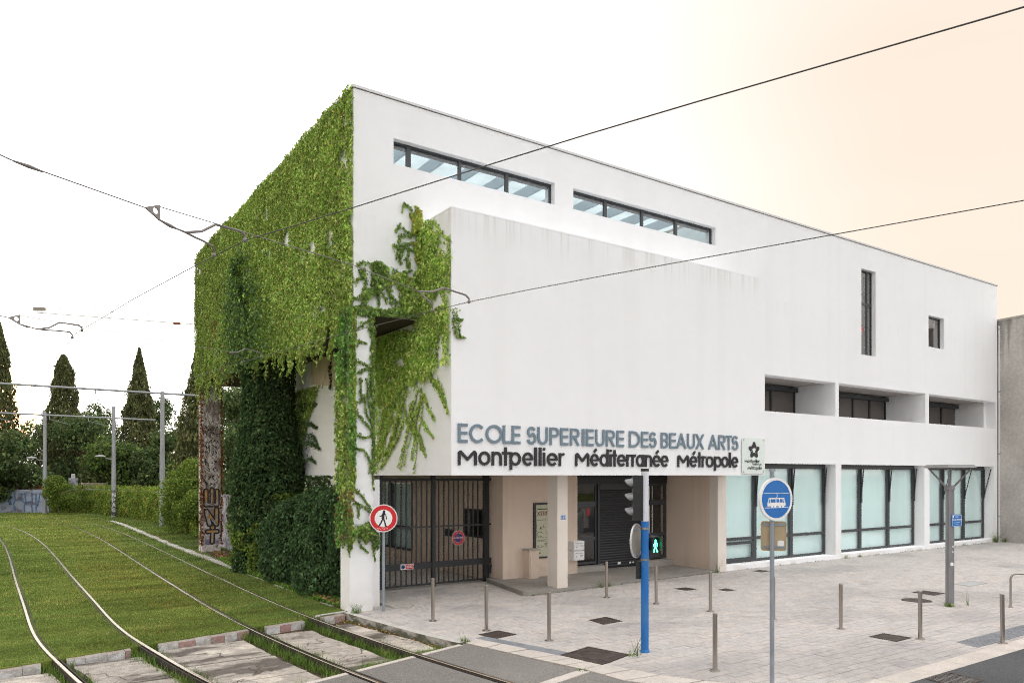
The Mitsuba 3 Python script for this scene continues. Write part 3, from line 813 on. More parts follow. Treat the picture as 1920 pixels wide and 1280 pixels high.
scene[pw] = mikit.ply(cat_(bx(5.45, 5.53, 7.75, 7.83, .44, 2.92), bx(5.45, 5.53, 9.6, 9.85, .44, 2.92), bx(5.45, 5.53, 12.0, 12.1, .44, 2.92), bx(5.45, 5.53, 7.83, 9.6, .44, .52), bx(5.45, 5.53, 9.85, 12.0, .44, .52), bx(5.45, 5.53, 7.83, 9.6, 1.25, 1.33), bx(5.45, 5.53, 9.85, 12.0, 1.25, 1.33)), 'frame')
for a, b, c, d in ((7.83, 9.6, .52, 1.25), (7.83, 9.6, 1.33, 2.92), (9.85, 12., .52, 1.25), (9.85, 12., 1.33, 2.92)):
    obj('pane', (np.array([[5.49, a, c], [5.49, b, c], [5.49, b, d], [5.49, a, d]]), np.array([[0, 1, 2], [0, 2, 3]])), 'pane', pw)
obj('blind', bx(5.64, 5.66, 7.83, 12., .5, 2.9), 'blind', pw)
sw = numbered(B + '__lodge_window')
scene[sw] = mikit.ply(cat_(bx(5.46, 5.52, 3.0, 3.06, 1.25, 2.15), bx(5.46, 5.52, 4.06, 4.12, 1.25, 2.15), bx(5.46, 5.52, 3.06, 4.06, 1.25, 1.31), bx(5.46, 5.52, 3.06, 4.06, 2.09, 2.15), bx(5.46, 5.52, 3.7, 3.76, 1.31, 2.09)), 'black_metal')
obj('pane', (np.array([[5.49, 3.06, 1.31], [5.49, 4.06, 1.31], [5.49, 4.06, 2.09], [5.49, 3.06, 2.09]]), np.array([[0, 1, 2], [0, 2, 3]])), 'pane', sw)
obj('room', bx(6.3, 6.35, 2.6, 5, 0, 3.1), 'dark_room', sw)
obj('letter_plate', bx(5.43, 5.449, 4.85, 5.35, 1.18, 1.42), 'frame', B)
# glazed entrance: side light, roller shutter, side light, dark lobby
E1 = window('entrance_window', 8.30, 9.50, .28, 2.92, 2.32, [], [(1.06, 1.17), (2.16, 2.34)], fw=.07)
E2 = window('entrance_window', 11.62, 12.755, .28, 2.92, 2.32, [], [(1.06, 1.17), (2.16, 2.34)], fw=.09)
obj('entrance_lintel', bx(8.30, 12.755, 2.28, 2.5, 2.922, 3.199), 'black_metal', B)
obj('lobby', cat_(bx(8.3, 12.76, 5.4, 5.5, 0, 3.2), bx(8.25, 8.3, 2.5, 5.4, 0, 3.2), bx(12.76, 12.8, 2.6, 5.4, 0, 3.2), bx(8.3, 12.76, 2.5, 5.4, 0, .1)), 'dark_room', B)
lob = thing('lobby_poster', 'pale notices and a dark poster pinned inside the entrance glass', 'poster')
for q in (bx(8.62, 8.95, 2.6, 2.61, 1.3, 1.9), bx(9.1, 9.4, 2.62, 2.63, 1.45, 2.1)):
    obj('sheet', q, 'loggia_blind', lob)
for q in (bx(12.1, 12.22, 2.6, 2.61, .3, 2.85), bx(12.32, 12.36, 2.6, 2.61, .3, 2.85)):
    obj('lobby_post', q, 'white_room', B)
obj('dark_sheet', bx(8.9, 9.15, 2.58, 2.59, 1.3, 2.0), 'signal_black', lob)
obj('red_sheet', bx(9.28, 9.42, 2.57, 2.58, 1.85, 2.1), 'sign_red', lob)
rs = obj('roller_shutter', cat_(bx(9.50, 9.58, 2.26, 2.4, .10, 2.92), bx(11.54, 11.62, 2.26, 2.4, .10, 2.92), bx(9.58, 11.54, 2.24, 2.42, 2.72, 2.92), bx(9.58, 11.54, 2.345, 2.36, .1, 2.72)), 'shutter', B)
nz = 30
for i in range(nz):
    z0, z1 = .12 + i * 2.6 / nz, .12 + (i + 1) * 2.6 / nz
    q = np.array([(2.335, z0 + .003), (2.322, z0 + .010), (2.312 - R.uniform(0, .003), (z0 + z1) / 2), (2.322, z1 - .010), (2.335, z1 - .003)])
    v = np.array([[x, a, b] for a, b in q for x in (9.585, 11.535)])
    obj('slat', (v, np.array([[2 * j, 2 * j + 1, 2 * j + 3, 2 * j + 2] for j in range(4)])), 'shutter', rs)
obj('sticker', cat_(bx(10.42, 10.55, 2.306, 2.309, .19, .27), bx(10.95, 11.03, 2.306, 2.309, .19, .24), bx(11.1, 11.17, 2.306, 2.309, .19, .24)), 'sign_white', rs)
obj('threshold', bx(8.22, 9.66, 1.95, 2.318, .05, .245), 'concrete', B)
obj('threshold', bx(11.4, 12.755, 1.95, 2.318, .05, .245), 'concrete', B)
# ribbed cladding high on the side of the box
for i in range(15):
    y = 3.9 + i * .27
    obj('cladding_slat', bx(BX0 - .035, BX0 + .002, y, y + .235, 5.75 + .035 * i, ZS - .03), 'cream_render', B)

# gutter pipe and the neighbouring concrete wall
dp = thing('downpipe', 'pale downpipe in the corner between the school and the grey concrete building', 'pipe')
obj('pipe', pole(32.90, -.07, 0, 10.4, .045, sides=12), 'coping', dp)
for z in (1.2, 4.2, 7.2, 10.2):
    obj('bracket', lathe(32.90, -.07, [(.045, z), (.058, z), (.058, z + .06), (.045, z + .06)], 12), 'galvanised', dp)
nb = thing('neighbour_building', 'stained bare concrete building at the right edge beside the white school', 'building')
npoly = Polygon([(32.98, .35), (32.72, -1.2), (32.2, -4.5), (46, -4.5), (46, .35)])
obj('wall', slab(npoly, 0, 10.62), 'neighbour_wall', nb)
obj('coping', slab(npoly.buffer(.04, join_style='mitre'), 10.622, 10.72), 'concrete', nb)


# ------------------------------------------------------------------ lettering
def st(pts, t, cap='flat', join='mitre'):
    return LineString(pts).buffer(t / 2, cap_style=cap, join_style=join)


def arc(cx, cy, rx, ry, a0, a1, n=40):
    a = np.radians(np.linspace(a0, a1, n))
    return [(cx + rx * math.cos(q), cy + ry * math.sin(q)) for q in a]


def capital(c, w, h, t):
    i = t / 2
    m = h * .5
    if c == 'E':
        return unary_union([sbox(0, 0, t, h), sbox(0, 0, w, t), sbox(0, h - t, w, h), sbox(0, m - i, w * .97, m + i)])
    if c == 'L':
        return unary_union([sbox(0, 0, t, h), sbox(0, 0, w, t)])
    if c == 'I':
        return sbox(0, 0, w, h)
    if c == 'O':
        return st(arc(w / 2, h / 2, w / 2 - i, h / 2 - i, 0, 360, 72), t)
    if c == 'C':
        return st(arc(w / 2 + .02, h / 2, w / 2 - i, h / 2 - i, 42, 318, 60), t)
    if c == 'U':
        return st([(i, h)] + arc(w / 2, w / 2, w / 2 - i, w / 2 - i, 180, 360, 30) + [(w - i, h)], t)
    if c in 'PRB':
        r_ = h * .27 - i * .5
        yb = h * .44
        top = st([(i, h - i), (w - (h - yb) / 2, h - i)] + arc(w - (h - yb) / 2, (h + yb) / 2, (h - yb) / 2 - i, (h - yb) / 2 - i, 90, -90, 24) + [(i, yb + i)], t)
        g = [sbox(0, 0, t, h), top]
        if c == 'R':
            g.append(st([(w * .42, yb + i), (w - i * .9, 0)], t).intersection(sbox(-1, 0, 2, 1)))
        if c == 'B':
            g.append(st([(i, i), (w - (yb + t) / 2, i)] + arc(w - (yb + t) / 2, (yb + t) / 2, (yb + t) / 2 - i, (yb + t) / 2 - i, -90, 90, 24) + [(i, yb + i)], t))
        return unary_union(g)
    if c == 'D':
        return unary_union([sbox(0, 0, t, h), st([(i, h - i), (w * .4, h - i)] + arc(w * .4, h / 2, w * .6 - i, h / 2 - i, 90, -90, 40) + [(i, i)], t)])
    if c == 'S':
        r1, r2 = h * .235, h * .285
        cx = w / 2
        top = arc(cx, h - i - r1 + .0, w / 2 - i - .012, r1, 25, 250, 30)
        bot = arc(cx, i + r2 - .01, w / 2 - i, r2 - .01, 70, -165, 34)
        return st(top + bot, t, join='round')
    if c == 'A':
        return unary_union([st([(i * .9, 0), (w / 2, h - i), (w - i * .9, 0)], t), sbox(w * .25, h * .24, w * .75, h * .24 + t)]).intersection(sbox(-1, 0, 2, h))
    if c == 'X':
        return unary_union([st([(i, -.02), (w - i, h + .02)], t), st([(i, h + .02), (w - i, -.02)], t)]).intersection(sbox(-1, 0, 2, h))
    if c == 'T':
        return unary_union([sbox(0, h - t, w, h), sbox(w / 2 - i, 0, w / 2 + i, h)])


def small(c, w, x, t):
    """lower case, x = x-height; ascenders to 1.38 x, descenders to -.3 x"""
    i = t / 2
    ring = lambda: st(arc(w / 2, x / 2, w / 2 - i, x / 2 - i, 0, 360, 60), t)
    if c == 'm':
        return st([(i, 0), (i, x * .86), (i + .035 * x / .34, x * .97 - i * .3), (w / 2, x * .42), (w - i - .035 * x / .34, x * .97 - i * .3), (w - i, x * .86), (w - i, 0)], t, join='round')
    if c == 'o':
        return ring()
    if c == 'n':
        return unary_union([sbox(0, 0, t, x), st([(i, x * .5)] + arc(w / 2, x - w / 2, w / 2 - i, w / 2 - i, 180, 0, 24) + [(w - i, 0)], t, join='round')])
    if c == 't':
        return unary_union([sbox(w / 2 - i, 0, w / 2 + i, x * 1.34), sbox(0, x - t, w, x)])
    if c == 'p':
        return unary_union([ring(), sbox(0, -x * .3, t, x)])
    if c == 'd':
        return unary_union([ring(), sbox(w - t, 0, w, x * 1.38)])
    if c == 'a':
        return unary_union([ring(), sbox(w - t, 0, w, x)])
    if c in 'eé':
        g = [st(arc(w / 2, x / 2, w / 2 - i, x / 2 - i, 0, 318, 50), t), sbox(i, x / 2 - i * .9, w - i * .2, x / 2 + i * .7)]
        if c == 'é':
            g.append(st([(w * .42, x * 1.12), (w * .72, x * 1.36)], t * .95))
        return unary_union(g)
    if c == 'l':
        return sbox(0, 0, w, x * 1.38)
    if c == 'i':
        return unary_union([sbox(0, 0, t, x), sbox(0, x * 1.16, t, x * 1.16 + t)])
    if c == 'r':
        return unary_union([sbox(0, 0, t, x), st([(i, x * .55), (i + .02, x * .85), (w * .62, x - i), (w, x - i)], t, join='round')])


YF = BY - .035
t1 = thing('facade_lettering', 'grey raised capitals reading ECOLE SUPERIEURE DES BEAUX ARTS on the white box', 'lettering')
E1x = [(1.93, 2.19), (2.22, 2.66), (2.69, 3.17), (3.18, 3.41), (3.44, 3.7), (3.89, 4.18), (4.22, 4.54), (4.6, 4.9), (4.94, 5.2), (5.26, 5.57), (5.65, 5.74), (5.79, 6.05), (6.11, 6.43), (6.48, 6.8), (6.86, 7.13), (7.31, 7.72), (7.77, 8.04), (8.07, 8.36), (8.53, 8.82), (8.87, 9.13), (9.15, 9.56), (9.6, 9.92), (9.94, 10.33), (10.5, 10.91), (10.95, 11.27), (11.29, 11.55), (11.56, 11.86)]
for c, (a, b) in zip('ECOLESUPERIEUREDESBEAUXARTS', E1x):
    g = capital(c, b - a, .445, .068)
    obj('letter', (lambda m: (m[0] + [a, 0, 3.965], m[1]))(wall_xz(g, YF - .005, BY - .012)), 'letter_grey', t1)
t2 = thing('city_lettering', 'black rounded lower case lettering naming the city and its metropole below the grey capitals', 'lettering')
E2x = [(1.93, 2.44), (2.49, 2.82), (2.86, 3.15), (3.16, 3.36), (3.38, 3.71), (3.76, 4.08), (4.12, 4.2), (4.26, 4.34), (4.39, 4.48), (4.51, 4.85), (4.89, 5.07), (5.43, 5.9), (5.94, 6.23), (6.26, 6.57), (6.61, 6.70), (6.71, 6.86), (6.88, 7.19), (7.22, 7.38), (7.41, 7.56), (7.58, 7.87), (7.91, 8.18), (8.21, 8.52), (8.53, 8.83), (9.2, 9.67), (9.71, 10.02), (10.04, 10.20), (10.22, 10.4), (10.4, 10.73), (10.76, 11.09), (11.09, 11.4), (11.43, 11.51), (11.55, 11.85)]
for c, (a, b) in zip('montpelliermediterranéemétropole'.replace('mediter', 'méditer'), E2x):
    g = small(c, b - a, .335, .067)
    obj('letter', (lambda m: (m[0] + [a, 0, 3.435], m[1]))(wall_xz(g, YF - .01, BY - .012)), 'letter_black', t2)


def word(s, x, z, xh, t, gap=.28):
    """a lower-case word in the same lettering; returns polygons and the end x"""
    out = []
    wf = dict(m=1.4, o=.95, n=.85, t=.6, p=.95, d=.92, a=.92, e=.95, é=.95, l=t / xh, i=t / xh, r=.52)
    for c in s:
        w = wf[c] * xh
        out.append(affinity.translate(small(c, w, xh, t), x, z))
        x += w + gap * t * 1.4
    return out, x


pq = thing('metropole_plaque', 'square glass plaque with a black star outline, right of the facade lettering', 'plaque')
obj('plate', bx(12.02, 13.10, BY - .045, BY - .03, 3.25, 4.36), 'plaque_glass', pq)
for x in (12.08, 13.04):
    for z in (3.31, 4.30):
        obj('bolt', tube([[x, BY, z], [x, BY - .062, z]], .022, 10), 'stainless', pq)
star = [(12.58 + r_ * math.sin(a), 3.98 + r_ * math.cos(a)) for k in range(10) for r_, a in [((.26, .125)[k % 2], math.pi * k / 5)]]
sp = Polygon(star).buffer(-.02).buffer(.055)
sg = sp.difference(Polygon(star).buffer(-.055)).difference(st([(12.30, 3.90), (12.50, 3.96)], .022)).difference(st([(12.62, 4.02), (12.78, 4.14)], .022))
obj('star', wall_xz(sg, BY - .062, BY - .0455), 'letter_black', pq)
for s, x, z, xh, t in (('montpellier', 12.14, 3.585, .085, .017), ('méditerranée', 12.52, 3.515, .042, .009), ('métropole', 12.28, 3.375, .085, .017)):
    g, _ = word(s, x, z, xh, t, .25)
    obj('wording', wall_xz(unary_union(g), BY - .052, BY - .0455), 'letter_black', pq)
# ------------------------------------------------------------------ gate, posters, boxes by the entrance
gt = thing('entrance_gate', 'black metal bar gate closing the passage under the white box', 'gate')
YG = 2.52


def gbar(name, x, w, z0, z1, d=.03):
    obj(name, bx(x - w / 2, x + w / 2, YG - d / 2, YG + d / 2, z0, z1), 'black_metal', gt)


for x in (1.96, 2.11, 2.28, 2.45, 2.61, 2.78, 2.93, 3.09, 3.26, 3.65, 3.82, 3.98, 4.15, 4.31, 4.49, 4.64, 4.81, 4.98, 5.48):
    gbar('bar', x, .034, .10, 3.08, .03)
for x, w in ((1.82, .10), (3.47, .11), (5.27, .17), (5.64, .07)):
    gbar('post', x, w, .0, 3.19, .11)
for a, b in ((1.87, 3.415), (3.525, 5.185), (5.355, 5.605)):
    for z0, z1, d in ((3.04, 3.12, .05), (1.70, 1.745, .042), (.53, .71, .052), (.055, .105, .048)):
        obj('rail', bx(a, b, YG - d / 2, YG + d / 2, z0, z1), 'black_metal', gt)
obj('lock_box', bx(5.15, 5.21, YG - .05, YG + .05, 1.68, 1.82), 'black_metal', gt)
obj('bottom_hinge', cat_(bx(5.30, 5.42, YG - .10, YG - .058, .42, .52), bx(5.33, 5.39, YG - .10, YG - .058, .24, .42)), 'black_metal', gt)


def disc(r, n=48, d=.004):
    return extrude(Point(0, 0).buffer(r, 24), d)


def text(s, h, bold=False, center=True, d=.0015):
    m = meshkit.text_mesh(s, h, d, bold)
    v = np.asarray(m.vertices).copy()
    if center:
        v[:, 0] -= (v[:, 0].min() + v[:, 0].max()) / 2
    return (v, np.asarray(m.faces))


def shift(m, x=0, y=0, z=0):
    return (np.asarray(m[0] if isinstance(m, tuple) else m.vertices) + [x, y, z], m[1] if isinstance(m, tuple) else m.faces)


np_ = thing('no_parking_sign', 'round blue and red no parking sign hanging on the black gate', 'sign')
o = (4.29, YG - .035, 1.36)
nf = (0, -1)
obj('plate', on_face(disc(.215, d=.006), nf, (o[0], o[1] + .01, o[2])), 'sign_white', np_)
obj('red_ring', on_face(extrude(Point(0, 0).buffer(.205, 24).difference(Point(0, 0).buffer(.148, 24)), .003), nf, (o[0], o[1], o[2])), 'sign_red', np_)
obj('blue_field', on_face(disc(.140, d=.003), nf, (o[0], o[1], o[2])), 'navy', np_)
obj('red_bar', on_face(extrude(st([(-.10, .10), (.10, -.10)], .032), .0045), nf, (o[0], o[1], o[2])), 'sign_red', np_)
obj('wording', on_face(shift(text('JOUR ET NUIT', .036, True), 0, -.016, .0055), nf, (o[0], o[1], o[2])), 'sign_white', np_)
rp = thing('gate_notice', 'small red and white notice plate on the low rail of the gate', 'sign')
obj('plate', bx(2.42, 2.83, YG - .034, YG - .028, .545, .70), 'sign_white', rp)
obj('red_field', bx(2.57, 2.82, YG - .037, YG - .0345, .56, .685), 'sign_red', rp)
obj('symbol', on_face(disc(.058, d=.003), nf, (2.495, YG - .0345, .622)), 'navy', rp)
obj('wording', cat_(bx(2.60, 2.79, YG - .0385, YG - .0371, .635, .655), bx(2.60, 2.79, YG - .0385, YG - .0371, .59, .61)), 'sign_white', rp)

ps = thing('exhibition_poster', 'tall yellowed poster in a dark frame on the beige wall, half hidden by the column', 'poster')
YP = 1.845
obj('frame', cat_(bx(6.56, 6.64, YP - .03, 1.869, .66, 2.36), bx(7.60, 7.68, YP - .03, 1.869, .66, 2.36), bx(6.64, 7.60, YP - .03, 1.869, 2.30, 2.36), bx(6.64, 7.60, YP - .03, 1.869, .66, .71)), 'black_metal', ps)
obj('sheet', bx(6.641, 7.599, YP, 1.868, .711, 2.299), 'poster_paper', ps)
tx = lambda s, h, x, z, b=False: on_face(text(s, h, b, False), nf, (x, YP - .0005, z))
obj('title', tx('KERR', .125, 6.70, 1.965, True), 'poster_red', ps)
obj('wording', cat_(bx(6.70, 7.5, YP - .002, YP - .0003, 2.15, 2.18), tx('VERNISSAGE', .062, 6.68, 1.17), bx(6.98, 7.3, YP - .002, YP - .0003, 1.08, 1.11), tx('DU 26 JUIN', .062, 6.68, .995), bx(6.74, 6.82, YP - .002, YP - .0003, .80, .84)), 'poster_ink', ps)
obj('border', wall_xz(sbox(6.68, 1.29, 7.56, 1.84).difference(sbox(6.69, 1.30, 7.55, 1.83)), YP - .002, YP - .0003), 'poster_ink', ps)
rr = np.random.default_rng(5)
sk_ = []
for i in range(9):
    c = rr.uniform((6.78, 1.38), (7.4, 1.70))
    sk_.append(LineString(arc(c[0], c[1], rr.uniform(.03, .11), rr.uniform(.03, .09), rr.uniform(0, 200), rr.uniform(210, 420), 18)).buffer(rr.uniform(.003, .007)))
obj('drawing', wall_xz(unary_union(sk_ + [Point(6.83, 1.58).buffer(.035)]), YP - .002, YP - .0003), 'poster_ink', ps)

ub = thing('utility_cabinet', 'stained beige meter cabinet standing on the step against the entrance wall', 'cabinet')
obj('body', bx(6.20, 6.56, 1.56, 1.869, .09, .94), 'cream_render', ub)
obj('lid', bx(6.17, 6.59, 1.53, 1.869, .942, .99), 'concrete', ub)
obj('upper_door', bx(6.235, 6.525, 1.545, 1.559, .50, .91), 'cream_render', ub)
obj('lower_door', bx(6.235, 6.525, 1.545, 1.559, .16, .47), 'cream_render', ub)
for i, (z0, z1, lab) in enumerate(((.845, 1.135, 'upper white letter box beside the entrance column'), (.535, .825, 'lower white letter box beside the entrance column'))):
    mb = thing('letter_box', lab, 'letter box')
    obj('body', bx(7.93, 8.36, 1.60, 1.868, z0, z1), 'sign_white', mb)
    obj('door', bx(7.945, 8.345, 1.588, 1.599, z0 + .015, z1 - .015), 'sign_white', mb)
    obj('lock', tube([[8.04, 1.59, z0 + .12], [8.04, 1.575, z0 + .12]], .013, 10), 'signal_black', mb)
    obj('slot', bx(7.99, 8.30, 1.584, 1.5875, z1 - .075, z1 - .06), 'galvanised', mb)
    obj('name_tag', bx(8.19, 8.31, 1.584, 1.5875, z0 + .125, z0 + .155), 'galvanised', mb)
hn = thing('house_number', 'small blue enamel number plate 130 on the entrance column', 'number plate')
obj('plate', bx(5.86, 6.02, -.412, -.401, 1.99, 2.10), 'sign_blue', hn)
obj('digits', on_face(text('130', .06, True), nf, (5.94, -.4122, 2.015)), 'sign_white', hn)

# ------------------------------------------------------------------ bollards
BOL = [(1.00, -2.06, 'leftmost steel bollard, standing in front of the gate'), (1.43, -3.58, 'steel bollard beside the small square cover, second along the track side'), (1.93, -5.06, 'steel bollard left of the large cast iron cover'),
       (6.26, -1.83, 'steel bollard in front of the shutter, nearest the entrance column'), (6.63, -3.26, 'steel bollard just right behind the blue traffic light pole'), (6.95, -4.71, 'steel bollard standing in front of the white entrance pier'),
       (2.84, -8.36, 'nearest steel bollard, alone between the traffic light and the round blue sign'), (7.34, -6.16, 'steel bollard mostly hidden behind the pole of the round blue sign'), (7.62, -7.60, 'steel bollard standing alone right of the round blue sign'),
       (8.01, -9.03, 'steel bollard in front of the round manhole cover'), (8.93, -10.11, 'slightly leaning steel bollard on the kerb at the right edge')]
b0 = lathe(0, 0, [(.086, 0), (.086, .012), (.078, .018), (.040, .02), (.0385, .03), (.0385, .935), (.034, .945), (.0, .948)], 28)
for i, (x, y, lab) in enumerate(BOL):
    k = thing('bollard', lab, 'bollard', 'stainless steel bollards on the plaza')
    Mx = np.eye(3)
    if i == 10:
        Mx[0, 2] = -.03
    obj('post', place((b0[0] * 1., b0[1]), (x, y, 0), 0, Mx), 'stainless', k, smooth=35)
hp = thing('hoop_barrier', 'bent stainless steel hoop rail at the right edge of the plaza', 'barrier')
hy = [(13.42, -8.43, 0), (13.42, -8.43, .70)] + [(13.42 + .12 * math.sin(a) * .8, -8.43 - .12 * (1 - math.cos(a)) * .0 - .12 * math.sin(a) * .6, .70 + .12 * math.sin(a)) for a in []]
d_ = unit(np.array([.62, -.78]))
pts = [(0, 0), (0, .68)] + [(.14 - .14 * math.cos(a), .68 + .14 * math.sin(a)) for a in np.linspace(.2, math.pi / 2, 8)] + [(1.2, .82)] + [(1.2 + .14 * math.sin(a), .68 + .14 * math.cos(a)) for a in np.linspace(.1, math.pi / 2, 8)] + [(1.34, 0)]
obj('rail', tube([(13.42 + d_[0] * a, -8.43 + d_[1] * a, z) for a, z in pts], .025, 14), 'stainless', hp, smooth=40)
for s in (0, 1.34):
    obj('flange', lathe(13.42 + d_[0] * s, -8.43 + d_[1] * s, [(.06, 0), (.06, .01), (.02, .012)], 20), 'stainless', hp)

# ------------------------------------------------------------------ traffic light
tl = thing('traffic_light', 'blue and white traffic light pole with black signal heads and a green walking figure', 'traffic light')
X, Y = 2.81, -6.77
obj('lower_pole', cat_(pole(X, Y, .0, 2.37, .072, sides=28), lathe(X, Y, [(.085, 0), (.085, .03), (.072, .05)], 28)), 'pole_blue', tl, smooth=40, label='blue painted lower pole')
obj('upper_pole', pole(X, Y, 2.371, 3.27, .070, sides=28), 'pole_white', tl, smooth=40, label='white painted upper pole')
obj('cap', pole(X, Y, 3.271, 3.32, .074, sides=28), 'sign_black', tl, smooth=40)
fd = unit(np.array([-.80, .60]))
hd = numbered(tl + '__signal_head')
c0 = np.array([X, Y]) + unit(np.array([-.70, .71])) * .145
M_ = facing(fd)
head = trimesh.creation.box((.24, .80, .15))
scene[hd] = mikit.ply(place(cat_(head, place(bx(-.10, .10, -.41, .41, -.10, -.075), (0, 0, 0))), (c0[0], c0[1], 2.79), 0, M_), 'signal_black')
for z in (.26, 0., -.26):
    a = np.radians(np.linspace(-25, 205, 26))
    rr_ = .098
    v = []
    for q in a:
        up_ = min(1., max(0., (math.sin(q) + .45) / 1.1))
        dpt = .025 + .115 * up_ ** .5
        v += [(rr_ * math.cos(q), z + rr_ * math.sin(q), .075), (rr_ * .86 * math.cos(q), z + rr_ * .86 * math.sin(q) - .012, .075 + dpt)]
    f = [[2 * j, 2 * j + 1, 2 * j + 3, 2 * j + 2] for j in range(len(a) - 1)]
    obj('visor', place((np.array(v), np.array(f)), (c0[0], c0[1], 2.79), 0, M_), 'visor', hd, smooth=40)
    obj('lens', place(shift(disc(.09, d=.006), 0, z, .074), (c0[0], c0[1], 2.79), 0, M_), 'signal_black', hd)
    obj('seam', place(bx(-.121, .121, z - .131, z - .127, -.076, .076), (c0[0], c0[1], 2.79), 0, M_), 'frame', hd)
obj('bracket', cat_(bx(X - .09, X - .02, Y - .01, Y + .05, 3.12, 3.18), bx(X - .09, X - .02, Y - .01, Y + .05, 2.42, 2.48)), 'signal_black', tl)
# pedestrian head
pn = unit(np.array([-.10, -1.]))
Mp = facing(pn)
pc = np.array([X + .205, Y - .03, 1.91])
ph = numbered(tl + '__pedestrian_head')
sh = unary_union([sbox(-.105, -.17, .105, .10), Point(0, .06).buffer(.115)]).intersection(sbox(-.105, -.17, .105, .17)).buffer(.015)
scene[ph] = mikit.ply(place(shift(extrude(sh, .13), 0, 0, -.13), pc, 0, Mp), 'signal_black')
ring = sh.difference(sh.buffer(-.014))
hood = extrude(ring.intersection(sbox(-.2, -.06, .2, .3)), .09)
obj('hood', place(hood, pc, 0, Mp), 'signal_black', ph)
man = affinity.scale(unary_union([Point(.0, .105).buffer(.020), st([(0, .08), (-.005, .005)], .038, 'round', 'round'), st([(-.002, .0), (-.034, -.06), (-.040, -.115)], .021, 'round', 'round'), st([(-.004, .0), (.026, -.06), (.044, -.110), (.058, -.108)], .021, 'round', 'round'),
                   st([(.006, .07), (.046, .045), (.050, .0)], .016, 'round', 'round'), st([(-.008, .07), (-.042, .035), (-.056, -.0)], .016, 'round', 'round')]), .85, .95)
obj('lens', place(shift(extrude(sh.buffer(-.016), .004), 0, 0, .0), pc, 0, Mp), 'sign_black', ph)
key = numbered(ph + '__green_figure')
scene[key] = mikit.ply(place(shift(extrude(man, .003), .028, .0, .0042), pc, 0, Mp), 'sign_white', emitter={'type': 'area', 'radiance': rgb(.01, .55, .21)})
labels[key] = {'label': 'lit green walking figure'}
obj('clamp', cat_(lathe(X, Y, [(.072, 2.22), (.079, 2.22), (.079, 2.26), (.072, 2.26)], 24), lathe(X, Y, [(.072, 1.66), (.079, 1.66), (.079, 1.69), (.072, 1.69)], 24)), 'stainless', tl)
obj('arm', cat_(bx(X + .05, X + .13, Y - .03, Y + .03, 2.09, 2.15), bx(X + .05, X + .13, Y - .03, Y + .03, 1.68, 1.74)), 'signal_black', tl)
obj('push_button', bx(X - .13, X - .068, Y + .03, Y + .10, 1.33, 1.64), 'signal_black', tl)
rs_ = thing('round_sign_back', 'round traffic sign seen from its pale back, clamped to the left of the blue pole', 'sign')
rn = unit(np.array([-.46, .89]))
rc = np.array([X, Y]) + unit(np.array([-.70, .71])) * .055 + rn * .10
obj('plate', place(disc(.30, d=.012), (rc[0], rc[1], 2.01), 0, facing(rn)), 'sign_back_grey', rs_)
obj('rim', place(extrude(Point(0, 0).buffer(.312, 24).difference(Point(0, 0).buffer(.298, 24)), .03), (rc[0] - rn[0] * .012, rc[1] - rn[1] * .012, 2.01), 0, facing(rn)), 'coping', rs_)
obj('bracket', cat_(*[place(bx(-.20, .14, zz - .018, zz + .018, -.028, -.001), (rc[0], rc[1], 2.01), 0, facing(rn)) for zz in (.20, -.25)]), 'galvanised', rs_)

# ------------------------------------------------------------------ round tram sign on its pole (near right)
tg = thing('tram_sign', 'round blue sign with a white tram pictogram on a grey pole', 'sign')
X, Y = 2.81, -9.48
obj('pole', cat_(pole(X, Y, 0, 3.26, .033, sides=20), lathe(X, Y, [(.05, 0), (.05, .02), (.033, .04)], 20)), 'galvanised', tg, smooth=40)
sn = unit(np.array([-.16, -.985]))
Ms = facing(sn)
sc_ = np.array([X, Y]) + sn * .05
q3 = (sc_[0] + .045, sc_[1], 2.84)
obj('plate', place(shift(disc(.325, d=.03), 0, 0, -.03), q3, 0, Ms), 'sign_white', tg, label='white rimmed disc')
obj('blue_field', place(disc(.285, d=.0025), q3, 0, Ms), 'sign_blue', tg)
tram = [sbox(-.255, .088, .255, .096), sbox(-.235, -.130, .235, -.122)]
body = Polygon([(-.18, -.105), (.18, -.105), (.18, -.07), (.152, .02), (-.152, .02), (-.18, -.07)])
wins = [Polygon([(-.160, -.055), (-.140, .005), (-.128, .005), (-.132, -.055)]), sbox(-.118, -.05, -.018, .003), sbox(-.004, -.05, .05, .003), sbox(.062, -.05, .125, .003), Polygon([(.160, -.055), (.140, .005), (.134, .005), (.134, -.055)])]
tram.append(body.difference(unary_union(wins)))
tram += [sbox(a, -.124, a + .04, -.104) for a in (-.11, -.05, .05, .11)]
tram.append(st([(.0, .02), (.02, .05), (-.01, .092)], .008))
obj('pictogram', place(shift(extrude(unary_union(tram), .002), 0, 0, .0026), q3, 0, Ms), 'sign_white', tg)
obj('top_stub', bx(X - .05, X + .06, Y - .02, Y + .02, 3.262, 3.30), 'galvanised', tg)
rb = thing('rectangular_sign_back', 'tan rectangular sign seen from behind, clamped under the round tram sign', 'sign')
bn = unit(np.array([.72, .69]))
Mb = facing(-bn)
bc = np.array([X, Y]) + bn * .055
q4 = (bc[0] + .02, bc[1] - .02, 2.28)
rect = sbox(-.185, -.225, .185, .225).buffer(-.04).buffer(.04)
obj('plate', place(shift(extrude(rect, .006), 0, 0, -.006), q4, 0, Mb), 'sign_back', rb)
obj('rim', place(shift(extrude(rect.difference(rect.buffer(-.012)), .022), 0, 0, -.006), q4, 0, Mb), 'sign_back', rb)
for z in (-.17, .17):
    obj('bracket', place(cat_(bx(-.15, .165, z - .014, z + .014, .0, .018), bx(-.15, .165, z + .014, z + .020, .0, .03)), q4, 0, Mb), 'galvanised', rb)
